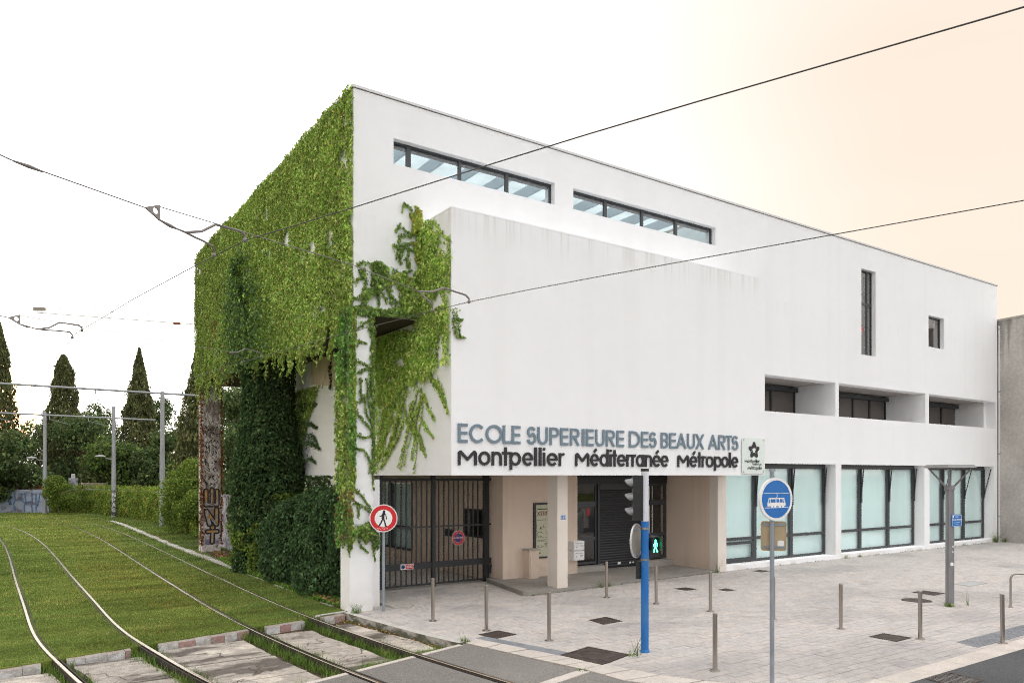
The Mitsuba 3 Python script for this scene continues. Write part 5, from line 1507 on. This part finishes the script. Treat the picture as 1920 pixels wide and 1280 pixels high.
def strand(p, per, spread, nrm, s=(.06, .105), pal=IVYB, k=1.):
    p = np.asarray(p, float)
    q = along(p, per, spread, nrm)
    grp.append(leaves(q, np.asarray(nrm) + [0, 0, .25], R.uniform(*s, len(q)), tint(len(q), pal, [.4, .3, .2, .1], .26) * k, jitter=.5))
    stems.append(tube(p + np.asarray(nrm) * .012, np.linspace(.009, .004, len(p)), 4, False))


def patch(poly, n, nrm, to3, thick=.16, thr=.40, freq=3., pal=IVY, wt=IVYW, s=(.06, .105), seed=101, k=1.):
    q = in_poly(poly, n)
    nn = noise3(np.stack([q[:, 0], q[:, 1], 0 * q[:, 0]], 1), freq, seed, 3)
    edge = np.array([Polygon(poly).buffer(0).exterior.distance(Point(*a)) for a in q])
    ok = nn + np.clip(edge, 0, .35) * .35 > thr
    q, nn = q[ok], nn[ok]
    rel = R.random(len(q)) ** .7 * (.03 + thick * nn)
    p = np.array(to3([tuple(a) for a in q])) + np.asarray(nrm) * rel[:, None]
    grp.append(leaves(p, np.asarray(nrm) + [0, 0, .25], R.uniform(*s, len(q)), tint(len(q), pal, wt, .26) * (k * (.6 + .8 * nn))[:, None], jitter=.45))


patch([(0.11, 8.02), (0.32, 8.21), (0.62, 8.3), (0.88, 8.16), (0.84, 7.93), (0.71, 7.63), (0.37, 7.38), (0.2, 7.17), (0.16, 7.36), (0.26, 7.69), (0.16, 7.91)], 1500, FN, F3, thr=.47, pal=IVYB, wt=[.4, .3, .2, .1], seed=111)
patch([(0.71, 7.83), (1.06, 8.08), (1.33, 8.08), (1.69, 8.26), (1.76, 7.91), (1.76, 7.24), (1.33, 7.12), (1.06, 7.23), (1.13, 7.57), (0.88, 7.61)], 1700, FN, F3, thr=.43, seed=112)
patch([(-0.11, 7.13), (0.2, 7.2), (0.62, 7.16), (1.06, 7.21), (1.75, 7.24), (1.75, 7.05), (1.06, 7.03), (0.54, 6.99), (0.2, 6.97), (-0.11, 6.93)], 1300, FN, F3, thr=.30, pal=IVYB, wt=[.4, .3, .2, .1])
patch([(1.51, 8.93), (1.49, 9.46), (1.42, 9.65), (1.6, 9.83), (1.75, 9.73), (1.75, 9.27), (1.75, 8.28), (1.6, 8.45)], 1100, FN, F3, thr=.34, pal=[(.20, .21, .05), (.26, .26, .07), (.14, .17, .04), (.24, .17, .06)], wt=[.4, .25, .25, .1], thick=.22)
for l in ([(1.24, 9.62), (1.28, 9.81), (1.46, 9.74), (1.55, 9.56)], [(1.06, 9.12), (1.17, 9.26), (1.33, 9.17), (1.51, 9.1)], [(1.13, 8.87), (1.24, 9.05), (1.51, 9.06)], [(0.99, 8.72), (1.33, 8.82), (1.53, 8.92)], [(1.08, 8.45), (1.15, 8.67), (1.37, 8.77), (1.58, 8.7)],
          [(1.2, 8.31), (1.19, 8.55), (1.28, 8.69)], [(1.41, 8.28), (1.37, 8.5), (1.42, 8.71)], [(0.07, 8.13), (0.2, 8.23), (0.37, 8.24)], [(-0.01, 7.73), (0.16, 7.83), (0.24, 7.92)], [(-0.03, 7.33), (0.16, 7.4), (0.24, 7.53)], [(0.97, 8.11), (1.24, 8.11), (1.51, 8.23)],
          [(0.26, 7.05), (0.18, 6.85), (0.2, 6.6)], [(0.37, 6.99), (0.37, 6.67), (0.45, 6.5), (.5, 6.3)], [(0.71, 7.59), (0.8, 7.44), (0.84, 7.33)], [(0.88, 7.57), (1.1, 7.4), (1.06, 7.27)], [(.24, 8.1), (.3, 7.7), (.2, 7.2)], [(.55, 8.2), (.6, 7.6), (.62, 7.2)], [(.85, 7.9), (.95, 7.4), (1.0, 7.15)]):
    strand(F3(l), 135, .040, FN, s=(.055, .09), pal=IVYB, k=1.1)
BW = [(-0.03, 9.26), (-0.3, 9.39), (-0.64, 9.38), (-0.72, 9.07), (-1.30, 8.78), (-1.3, 8.61), (-0.89, 8.71), (-1.48, 8.3), (-1.50, 7.26), (-1.50, 5.76), (-1.41, 5.71), (-1.14, 5.9), (-0.72, 5.63), (-0.38, 5.5), (0.33, 5.45), (0.9, 5.38), (1.5, 5.04), (2.67, 5.13), (2.73, 6.9), (0.24, 7.0), (-0.03, 7.32)]
patch(BW, 15000, BN, B3, thick=.22, thr=.42, freq=2.6, seed=121, s=(.055, .10), k=1.25)
patch([(2.59, 5.44), (0.9, 5.56), (-0.03, 5.52), (-0.57, 5.61), (-0.03, 5.31), (0.9, 5.08), (0.9, 4.65), (1.65, 4.08), (2.31, 3.37), (2.66, 3.25), (2.66, 4.87)], 1900, BN, B3, thr=.535, freq=4.2, seed=123, s=(.05, .09), k=1.25)
for l in ([(-0.57, 5.56), (-1.09, 5.11), (-1.34, 4.78)], [(-0.03, 5.36), (-0.14, 4.99), (0.2, 4.76), (0.43, 4.57)], [(0.9, 5.08), (0.72, 4.58), (0.2, 4.19), (0.43, 3.56)], [(0.43, 4.41), (-0.03, 4.18), (-0.36, 3.65)], [(-0.03, 4.64), (-0.36, 4.37), (-0.73, 4.09)], [(0.9, 4.59), (1.27, 4.12), (1.78, 3.75), (2.31, 3.37)],
          [(1.4, 5.06), (2.04, 4.27), (2.45, 3.6)], [(-0.57, 5.56), (-0.99, 5.37)], [(0.43, 5.04), (0.54, 4.73), (-0.03, 4.07), (-0.14, 3.81)], [(1.65, 4.8), (1.4, 4.35), (2.04, 3.7)], [(2.0, 5.2), (2.3, 4.4), (2.6, 3.5)], [(-1.45, 8.75), (-1.52, 8.3), (-1.5, 7.4)], [(-.72, 9.3), (-1.0, 9.0), (-1.35, 8.72)], [(1.2, 5.2), (1.1, 4.7), (1.5, 4.2)], [(-.9, 5.5), (-1.2, 5.1), (-1.45, 4.6)], [(-.2, 5.2), (-.5, 4.8), (-.8, 4.5)]):
    strand(B3(l), 135, .042, BN, s=(.055, .095), pal=IVY, k=1.2)
rq = np.random.default_rng(77)
for i in range(16):
    a0, b0_ = rq.uniform(-.4, 2.2), rq.uniform(4.9, 5.5)
    L_ = rq.uniform(.7, 1.9)
    dx_ = rq.uniform(.15, .75)
    strand(B3([(a0, b0_), (a0 + dx_ * .4 * L_ + rq.normal(0, .05), b0_ - .35 * L_), (a0 + dx_ * .75 * L_ + rq.normal(0, .06), b0_ - .7 * L_), (min(a0 + dx_ * L_, 2.6), b0_ - L_)]), 95, .022, BN, s=(.04, .075), pal=IVY, k=1.25)
for l in ([(1.79, 7.05), (1.94, 6.8), (1.96, 6.45)], [(1.76, 6.81), (2.05, 6.81)], [(1.78, 6.79), (1.89, 6.42), (2.11, 6.39)]):
    strand([(a, -1.545, b) for a, b in l], 110, .045, FN, s=(.05, .09))
# pier: leafy left edge, right edge, strands between, and a clump at the foot
n = 8200
z = R.uniform(1.5, 7.1, n)
ed = .11 + .10 * noise3(np.stack([z * 1.4, 0 * z, 0 * z], 1), 1, 131, 3) - .10 * (z < 2.6)
u = R.random(n)
lf = R.random(n) < .45
p = np.where(lf[:, None], np.stack([-.13 - R.random(n) ** .7 * .16, -.06 + u * .55, z], 1), np.stack([-.18 + u * ed, -.07 - R.random(n) ** .7 * .15, z], 1))
ok = noise3(p, 2.6, 133, 3) + .16 * np.clip((z - 1.2) / 3, 0, 1) > .45
p = p[ok]
lf = lf[ok]
c_ = tint(len(p), IVY, IVYW, .30) * (.5 + .75 * noise3(p, 2., 135, 3))[:, None]
rd = (p[:, 2] < 2.9) & (R.random(len(p)) < .30)
c_[rd] = tint(rd.sum(), [(.20, .07, .05), (.16, .13, .05)], [.6, .4])
dk = noise3(np.stack([p[:, 0] * 9, p[:, 1] * 2, p[:, 2] * .5], 1), 1, 137, 2) > .52
c_[dk] *= [.62, .85, .85]
grp.append(leaves(p, np.where(lf[:, None], BN + [0, -.3, .2], FN + [-.3, 0, .2]), R.uniform(.06, .11, len(p)), c_, jitter=.45))
for w_ in range(2):
    z = np.linspace(7.0, 3.25, 14)
    strand(np.stack([np.interp(z, [3.2, 4.6, 6.1, 7], [.47, .41, .43, .40]) + R.normal(0, .02, 14) + .03 * w_, 0 * z - .07, z], 1), 120, .034, FN, pal=IVYB)
for l in ([(-0.04, 5.88), (0.27, 5.81), (0.43, 5.57), (0.4, 5.22)], [(-0.02, 5.54), (0.17, 5.65), (0.4, 5.77)], [(-0.04, 4.85), (0.17, 4.96), (0.35, 5.17)], [(0.14, 5.5), (0.14, 5.11), (0.17, 4.91)], [(0.01, 4.71), (0.22, 4.47), (0.43, 4.23)], [(0.24, 5.11), (0.27, 4.67), (0.35, 4.48)],
          [(-0.04, 4.17), (0.22, 4.08), (0.43, 4.14)], [(-0.04, 3.83), (0.22, 3.79), (0.43, 3.44), (0.46, 2.85)], [(0.4, 3.44), (0.35, 3.24)], [(-0.07, 2.95), (0.17, 2.7), (0.43, 2.35)], [(-0.04, 2.56), (0.22, 2.46), (0.4, 2.3)], [(0.06, 2.56), (0.09, 2.17)], [(0.06, 1.83), (0.14, 1.53), (0.32, 1.37)],
          [(-0.17, 1.69), (-0.14, 1.3)], [(-0.04, 4.61), (-0.03, 4.32)], [(0.46, 1.75), (0.46, 1.41), (0.5, 1.15)], [(.3, 5.5), (.33, 5.0), (.40, 4.6)], [(0., 6.6), (.2, 6.75), (.4, 6.9)], [(.05, 6.2), (.1, 6.35), (.3, 6.3)]):
    strand(F3(l, -.07), 150, .027, FN, s=(.045, .075), pal=IVYB)
patch([(-0.2, 1.89), (0.01, 2.02), (0.43, 2.11), (0.56, 1.75), (0.56, 1.45), (0.32, 1.47), (0.06, 1.87), (-0.14, 1.54)], 900, FN, lambda l: F3(l, -.07), thick=.35, thr=.32, pal=IVYB, wt=[.4, .3, .2, .1])
leaf_obj('leaves', grp, pi)
obj('stems', cat_(*stems), 'stem', pi, kind='stuff')
obj('wire', tube([(-.12, -.075, 2.06), (.2, -.072, 2.04), (.46, -.075, 2.07)], .004, 4), 'wire', pi)
# ------------------------------------------------------------------ trees, bushes and the ivy covered wall at the back
CYP = [(.070, .070, .038), (.098, .094, .048), (.048, .052, .028), (.14, .125, .065)]
DEC = [(.054, .068, .034), (.076, .094, .042), (.036, .050, .026), (.11, .118, .056)]
YEL = [(.075, .100, .026), (.115, .135, .036), (.045, .066, .018), (.16, .17, .05)]
WALL = [(.10, .13, .03), (.14, .165, .04), (.06, .09, .022), (.20, .14, .05)]


def cypress(x, y, h, r, label, shape, n=13000, lean=0.):
    k = thing('cypress_tree', label, 'tree', None)
    obj('trunk', tube([(x, y, 0), (x + lean * .4, y, h * .5), (x + lean, y, h * .97)], [.22, .13, .02], 8), 'bark', k)
    z = R.random(n) ** 1.15
    rad = np.interp(z, [q[0] for q in shape], [q[1] for q in shape]) * r
    a = R.uniform(0, 2 * np.pi, n)
    q = np.stack([np.cos(a), np.sin(a), z * h * .35], 1)
    lump = .42 + 1.1 * meshkit.fbm(q * 2.3 + x, 5, 7) + .18 * (R.random(n) < .06)
    rr = rad * lump * (1 - .45 * R.random(n) ** 2.2)
    pos = np.stack([x + lean * z + rr * np.cos(a), y + rr * np.sin(a), .25 + z * (h - .25)], 1)
    nr = np.stack([np.cos(a), np.sin(a), 0 * a + .1], 1)
    col = tint(n, CYP, [.4, .3, .2, .1], .25) * (.55 + .9 * noise3(pos, 1.1, 9, 4))[:, None]
    L = [leaves(pos, nr, R.uniform(.22, .48, n), col, down=(0, 0, 1.), jitter=.45, slim=.42, tipjit=.28)]
    leaf_obj('crown', L, k, 'tree_leaf', None)
    return k


SHP = [(0, .55), (.08, .9), (.25, 1.0), (.45, .82), (.62, .60), (.8, .38), (.93, .16), (1, .03)]
cypress(-7.2, 68.4, 17.6, 1.75, 'tall dark cypress cut by the left picture edge', [(0, .6), (.1, .95), (.3, 1), (.6, .75), (.85, .38), (1, .06)])
cypress(-1.8, 70.7, 15.2, 2.05, 'blunt topped cypress behind the leftmost tram mast', [(0, .75), (.2, 1.0), (.45, .92), (.6, .78), (.66, .56), (.8, .50), (.93, .34), (1, .08)], 15000)
cypress(4.4, 66.5, 15.9, 2.35, 'pointed cypress between the two right hand tram masts', [(0, .9), (.25, 1.0), (.42, .86), (.55, .60), (.72, .42), (.88, .2), (1, .02)], 15000, .1)
cypress(6.3, 47.4, 14.0, 1.9, 'dark cypress half hidden behind the graffiti pillar', SHP, 13000)


def tree(x, y, h, w, label, pal, n=7000, seed=0, leaf=(.20, .42), trunk=.16, nb=9, low=.22, cat='tree', name='tree', shell=.55, amp=.6, mat='tree_leaf'):
    r = np.random.default_rng(seed + 500)
    k = thing(name, label, cat)
    tr = [tube([(x, y, 0), (x + r.normal(0, .1), y, h * .3), (x + r.normal(0, .2), y + r.normal(0, .1), h * .62)], [trunk, trunk * .75, trunk * .35], 8)]
    bl = []
    for i in range(nb):
        a = r.uniform(0, 6.28)
        t = r.uniform(low, .88)
        rad = w * .5 * math.sin(math.pi * (.18 + .75 * t)) * r.uniform(.35, .85)
        c = (x + rad * math.cos(a), y + rad * math.sin(a), h * t)
        s = w * r.uniform(.20, .34)
        bl.append((*c, s, s, min(s * r.uniform(.6, .9), h * .3)))
        tr.append(tube([(x, y, h * min(t, .6) * .75), (x + (c[0] - x) * .6, y + (c[1] - y) * .6, c[2] * .92), c], [trunk * .4, trunk * .22, .02], 5))
    bl.append((x, y, h * .86, w * .20, w * .20, h * .13))
    obj('trunk', cat_(*tr), 'bark', k)
    pos, nr = blob_cloud(n, bl, seed + 3, shell, amp, 1.1)
    col = tint(n, pal, [.4, .3, .2, .1], .25) * (.55 + .9 * noise3(pos, .9, seed + 1, 4))[:, None]
    leaf_obj('crown', [leaves(pos, nr + [0, 0, .4], R.uniform(*leaf, n), col, jitter=.6, tipjit=.6)], k, mat, None)
    return k


TREES = [(-5.9, 60.5, 6.3, 5.0, 'rounded green tree behind the graffiti wall at the left', DEC, 8000), (-.6, 66, 7.6, 5.2, 'dark tree directly behind the blunt topped cypress foot', DEC, 7000), (1.6, 78, 10.2, 4.6, 'loose tree with sky gaps left of the pointed cypress', DEC, 4200),
         (1.2, 60, 5.6, 5.0, 'green feathery tree low in front of the cypresses', YEL[:1] + DEC, 8000), (5.2, 58, 6.6, 5.0, 'green tree right of the pointed cypress, lower half', DEC, 8000), (7.7, 72, 10.5, 4.5, 'small leaved tree beside the pointed cypress on its right', DEC, 4600),
         (7.0, 55, 7.2, 4.2, 'dark tree left of the graffiti pillar', DEC, 7000), (9.5, 50, 9.6, 6.0, 'airy tree seen between the graffiti pillar and the ivy column', DEC, 6000), (8.0, 38, 6.4, 4.6, 'shaded tree low between the pillar and the ivy column', DEC, 7000), (-10.5, 66, 6.6, 6, 'bushy tree outside the left picture edge', DEC, 5000),
         (-3.6, 82, 8.2, 7, 'far tree between the two left cypresses', DEC, 4500), (13, 62, 11, 7, 'far tree behind the ivy column', DEC, 5000), (3.5, 84, 9, 7, 'far tree behind the pointed cypress', DEC, 4500)]
for i, (x, y, h, w, lab, pal, n) in enumerate(TREES):
    tree(x, y, h * 1.14, w * 1.12, lab, pal, n, i * 13, low=.10 if h < 8 else .22, nb=11)
tree(-3.05, 54.6, 3.2, 2.7, 'bright bushy shrub at the foot of the leftmost mast', YEL, 5500, 301, (.10, .22), .05, 10, .14, 'shrub', 'bush')
tree(-8.6, 57.0, 4.6, 3.0, 'yellow green bush cut by the left picture edge', YEL, 5000, 311, (.12, .24), .05, 10, .12, 'shrub', 'bush')
tree(1.55, 27.2, 4.1, 3.0, 'tall yellow green bush with upright shoots in front of the mast', YEL, 9000, 323, (.08, .17), .05, 13, .14, 'shrub', 'bush')
tree(1.45, 23.4, 2.4, 2.0, 'low yellow green bush left of the graffiti pillar', YEL, 5500, 337, (.07, .15), .04, 10, .14, 'shrub', 'bush')
bu = [k for k in labels if k.startswith('bush')][2]
up = []
for i in range(40):
    a, rr = R.uniform(0, 6.28), R.uniform(.2, 1.3)
    bx_, by_, bz = 1.55 + rr * math.cos(a), 27.2 + rr * math.sin(a), R.uniform(2.5, 3.5)
    up.append(along([(bx_, by_, bz - .6), (bx_ + .05, by_, bz), (bx_ + .12, by_ + .05, bz + R.uniform(.5, .95))], 45, .07, (0, -1, 0)))
up = np.vstack(up)
leaf_obj('shoots', [leaves(up, (0, -.3, .8), R.uniform(.08, .16, len(up)), tint(len(up), YEL, [.3, .4, .1, .2]) * 1.1, jitter=.8)], bu)

iw = thing('ivy_wall', 'long low wall covered in yellowing creeper along the right side of the lawn', 'wall')
WL = spline([(1.75, 21.8), (1.75, 26), (2.1, 32), (2.05, 38), (1.45, 45), (.25, 51.5), (-1.6, 57.2), (-3.3, 58.6)], 90)
t_ = unit(np.gradient(WL, axis=0))
nw = np.stack([-t_[:, 1], t_[:, 0]], 1)
nw *= np.sign((nw * (np.array([-6, 20]) - WL)).sum(1))[:, None]
back = WL - nw * .25
f = []
v = np.concatenate([np.c_[WL, 0 * WL[:, 0]], np.c_[WL, 0 * WL[:, 0] + 2.05], np.c_[back, 0 * WL[:, 0] + 2.05], np.c_[back, 0 * WL[:, 0]]])
m = len(WL)
for i in range(m - 1):
    for j in range(3):
        f.append([j * m + i, j * m + i + 1, (j + 1) * m + i + 1, (j + 1) * m + i])
obj('wall', (v, np.array(f)), 'garden_wall', iw)
n = 26000
i = R.uniform(0, m - 1.01, n)
i0 = i.astype(int)
fr = (i - i0)[:, None]
p = WL[i0] * (1 - fr) + WL[i0 + 1] * fr
z = R.uniform(.03, 2.25, n)
q3_ = np.c_[p, z]
dp_ = .06 + .55 * noise3(q3_, .8, 401, 4) * (.6 + .4 * np.sin(z * 1.4)) * R.random(n) ** .4
topl = z > 2.0
p = p + nw[i0] * np.where(topl, R.uniform(-.3, .3, n), dp_)[:, None]
z = z + np.where(topl, R.uniform(-.05, .28, n) * noise3(q3_, 1.1, 405, 3) * 1.6, 0)
col = tint(n, WALL, [.4, .3, .2, .1], .25) * (.5 + 1. * noise3(q3_, 1.2, 403, 4))[:, None] * (.75 + .35 * np.clip(z / 2.2, 0, 1))[:, None] ** 0
leaf_obj('leaves', [leaves(np.c_[p, z], np.c_[nw[i0], 0 * z + .4], R.uniform(.11, .21, n), col, jitter=.55)], iw)

# ------------------------------------------------------------------ grass, weeds, fallen leaves
from shapely import contains_xy
rail_zone = unary_union([LineString(r).buffer(.085) for r in rails4])


def blades(x, y, z, h, w, col, lean=.45):
    n = len(x)
    a = R.uniform(0, 6.28, n)
    b = R.uniform(0, 6.28, n)
    dx, dy = np.cos(a) * w / 2, np.sin(a) * w / 2
    tx, ty = np.cos(b) * h * lean * R.random(n), np.sin(b) * h * lean * R.random(n)
    v = np.stack([np.stack([x - dx, y - dy, z], 1), np.stack([x + dx, y + dy, z], 1), np.stack([x + tx, y + ty, z + h], 1)], 1).reshape(-1, 3)
    f = np.arange(3 * n).reshape(n, 3)
    return v, f, np.repeat(np.clip(col, 0, 1), 3, 0)


GR = [(.088, .118, .034), (.122, .148, .045), (.060, .088, .027), (.17, .172, .07)]
bands = [(-1.9, 4, 120000, .011, .038), (4, 12, 110000, .016, .042), (12, 26, 90000, .026, .05), (26, 62, 70000, .055, .065)]
out = []
vis = lawn_poly.difference(rail_zone).difference(LineString(np.c_[pl[:, 0], pl[:, 1]]).buffer(.10)).difference(Polygon([(.0, .3), (3.4, .3), (3.4, 15.5), (.0, 15.5)]))
prepare(vis)
for y0, y1, n, w, h in bands:
    # only the strip the camera's side of the street can see in any detail
    xl = -9.5 if y1 < 30 else -16
    x = R.uniform(xl, 2.0, n)
    y = R.uniform(y0, y1, n)
    ok = contains_xy(vis, x, y)
    x, y = x[ok], y[ok]
    q = np.stack([x, y, 0 * x], 1)
    rl_ = np.min([np.abs(x - np.interp(y, r[:, 1], r[:, 0])) for r in rails4], 0)
    tall = (.6 + .5 * np.exp(-((rl_ - .12) / .06) ** 2)) + .8 * noise3(q, 1.3, 501, 3) + .8 * (noise3(q, .8, 507, 3) > .68)
    tone = .5 * noise3(q * [.55, 1.6, 1], .55, 503, 5) + .5 * noise3(q * [.5, 2.2, 1], 1.2, 511, 4)
    col = tint(len(x), GR, [.4, .3, .22, .08], .22) * (.15 + 1.75 * tone + .30 * (noise3(q, 3., 505, 3) - .5))[:, None]
    dry = (noise3(q * [.8, 1.3, 1], 1.5, 521, 4) > .60) & (R.random(len(x)) < .55)
    col[dry] = col[dry] * [1.35, 1.08, 1.25]
    warm = np.clip((noise3(q * [1, .4, 1], .35, 509, 3) - .35) * 3, 0, 1)[:, None]
    mid = np.exp(-((x + 3.6) / 2.6) ** 2)[:, None]
    col = col * (1 + (.5 * warm + .5 * mid) * np.array([.34, .10, .05])) * (1 - .22 * np.clip((x + 2.6) / 2, 0, 1)[:, None] * np.array([1., .75, .2]))  # right side darker and bluer: shade from the hedge put into the grass colour
    near = np.array([1.0])
    out.append(blades(x, y, 0 * x - .004, h * tall * R.uniform(.6, 1.2, len(x)), np.full(len(x), w), col))
leaf_obj('grass', out, None, 'blade')
labels['grass'] = {'kind': 'stuff', 'label': 'mown green grass of the tramway lawn', 'category': 'grass'}

# weeds beside the rails in the sunken bed, along kerbs and at the crossing's lip
wd, cl_ = [], []


def tuft(x, y, z, n, h, spread, bright=1.):
    xx, yy = x + R.normal(0, spread, n), y + R.normal(0, spread, n)
    wd.append(blades(xx, yy, np.full(n, z), h * R.uniform(.4, 1.1, n), R.uniform(.008, .018, n), tint(n, [(.06, .092, .022), (.085, .118, .03), (.04, .062, .016), (.13, .13, .05)], [.4, .3, .2, .1], .25) * bright, .8))


for c, s, sd_, y0, y1, d in ((LC, -.72, -1, -3.6, -1.5, .9), (LC, -.72, 1, -3.6, -1.4, .5), (LC, .72, -1, -4.6, -1.2, 1.), (LC, .72, 1, -4.6, -1., .45), (RC, -.72, -1, -5.0, -.6, 1.2), (RC, -.72, 1, -5., -.4, .35), (RC, .72, -1, -4.4, -.2, 1.3), (RC, .72, 1, -4.4, -.2, .25)):
    ln = offset_line(c, s + sd_ * .15)
    for yy in np.arange(y0, y1, .035):
        if R.random() < d * .62:
            tuft(np.interp(yy, ln[:, 1], ln[:, 0]) + R.normal(0, .035), yy, -.15, 16, R.uniform(.09, .24), .045, R.uniform(.7, 1.25))
for xx in np.arange(-3.4, .3, .03):
    dn = .9 if (-1.9 < xx < -1.1 or -.85 < xx < -.15) else .22
    if R.random() < dn:
        tuft(xx, front_y(xx) + R.uniform(.02, .22), -.14, 22, R.uniform(.10, .27), .05, 1.35)
for xx in np.arange(-1.35, -.85, .03):
    tuft(xx, kerb_y(xx) - R.uniform(.1, .5), -.15, 14, .20, .06, .6)
for yy in np.arange(-4.2, -.3, .05):
    if R.random() < .35:
        tuft(np.interp(yy, KL[::-1, 1], KL[::-1, 0]) - R.uniform(.03, .25), yy, -.16, 12, R.uniform(.05, .16), .04, .8)
for x, y, n, h in ((-.02, -.22, 60, .28), (5.2, -.50, 14, .1), (7.3, -.40, 26, .25), (7.6, -.40, 30, .15), (12.6, -.12, 14, .5), (20.1, .02, 70, .16), (21.0, .0, 60, .12), (22.3, .02, 40, .10), (24.5, .02, 40, .09), (29.5, .02, 60, .16), (31.2, .02, 30, .10), (32.4, -.12, 80, .55), (32.85, -.35, 50, .3), (12.28, -7.55, 110, .12), (12.85, -7.75, 8, .5),
                   (2.55, -6.85, 10, .45), (2.35, -6.85, 6, .22), (2.46, -6.9, 26, .06), (1.05, -7.12, 40, .05), (2.78, -10.1, 14, .06), (.55, -4.22, 40, .10), (.6, -4.1, 4, .3)):
    tuft(x, y, .0, n, h, .05 if h < .3 else .04, .9)
for xx in np.arange(4.8, 12.7, .06):
    if R.random() < .35:
        tuft(xx, -.50 + .055 * (xx - 4.7) * .98 - .01, 0, 8, R.uniform(.02, .06), .02, .55)
for xx in np.arange(13.4, 32.5, .08):
    if R.random() < .3:
        tuft(xx, -.03, 0, 6, R.uniform(.02, .07), .02, .6)
leaf_obj('weeds', wd, None, 'blade')
labels['weeds'] = {'kind': 'stuff', 'label': 'weeds growing along the rails, kerbs and wall foot', 'category': 'weeds'}
# ground ivy and fallen leaves at the foot of the hedge
n = 5200
y = R.uniform(.5, 13, n)
xe = np.interp(y, [0, 1, 3, 5, 8, 11, 14], [-.02, -.16, -.26, -.25, -.28, -.22, -.02])
x = xe + np.abs(R.normal(0, .28, n))
gi = leaves(np.stack([x, y, R.uniform(.02, .10, n) + .25 * np.clip(x - xe - .2, 0, .6)], 1), (-.3, -.2, 1.), R.uniform(.06, .11, n), tint(n, [(.075, .12, .028), (.11, .16, .035), (.05, .085, .02)], [.4, .3, .3]), jitter=.5)
leaf_obj('ground_ivy', [gi], None)
labels['ground_ivy'] = {'kind': 'stuff', 'label': 'low ivy creeping over the edge of the lawn', 'category': 'ground cover'}
n = 3600
y = np.concatenate([R.uniform(.7, 4.2, n // 2), R.uniform(4, 15.5, n - n // 2)])
xe = np.interp(y, [0, 1, 3, 5, 8, 11, 14, 16], [.0, -.12, -.18, -.18, -.20, -.12, .1, .3])
x = xe + np.abs(R.normal(0, .20, n))
fl = leaves(np.stack([x, y, .012 + R.random(n) ** 2 * .10], 1), (0, 0, 1), R.uniform(.06, .12, n), tint(n, [(.15, .085, .048), (.11, .06, .034), (.20, .135, .085), (.07, .045, .028)], [.4, .3, .15, .15]), jitter=.55, slim=.75)
n = 700
yk = R.uniform(-4.2, .0, n)
xk = np.interp(yk, KL[::-1, 1], KL[::-1, 0]) - np.abs(R.normal(0, .16, n))
fk = leaves(np.stack([xk, yk, -.155 + .03 * R.random(n)], 1), (0, 0, 1), R.uniform(.03, .07, n), tint(n, [(.14, .075, .04), (.10, .06, .035), (.30, .2, .12)], [.5, .3, .2]), jitter=.6, slim=.75)
leaf_obj('fallen_leaves', [fl, fk], None, 'dry_leaf')
labels['fallen_leaves'] = {'kind': 'stuff', 'label': 'dry brown leaves gathered at the foot of the hedge and kerb', 'category': 'leaves'}
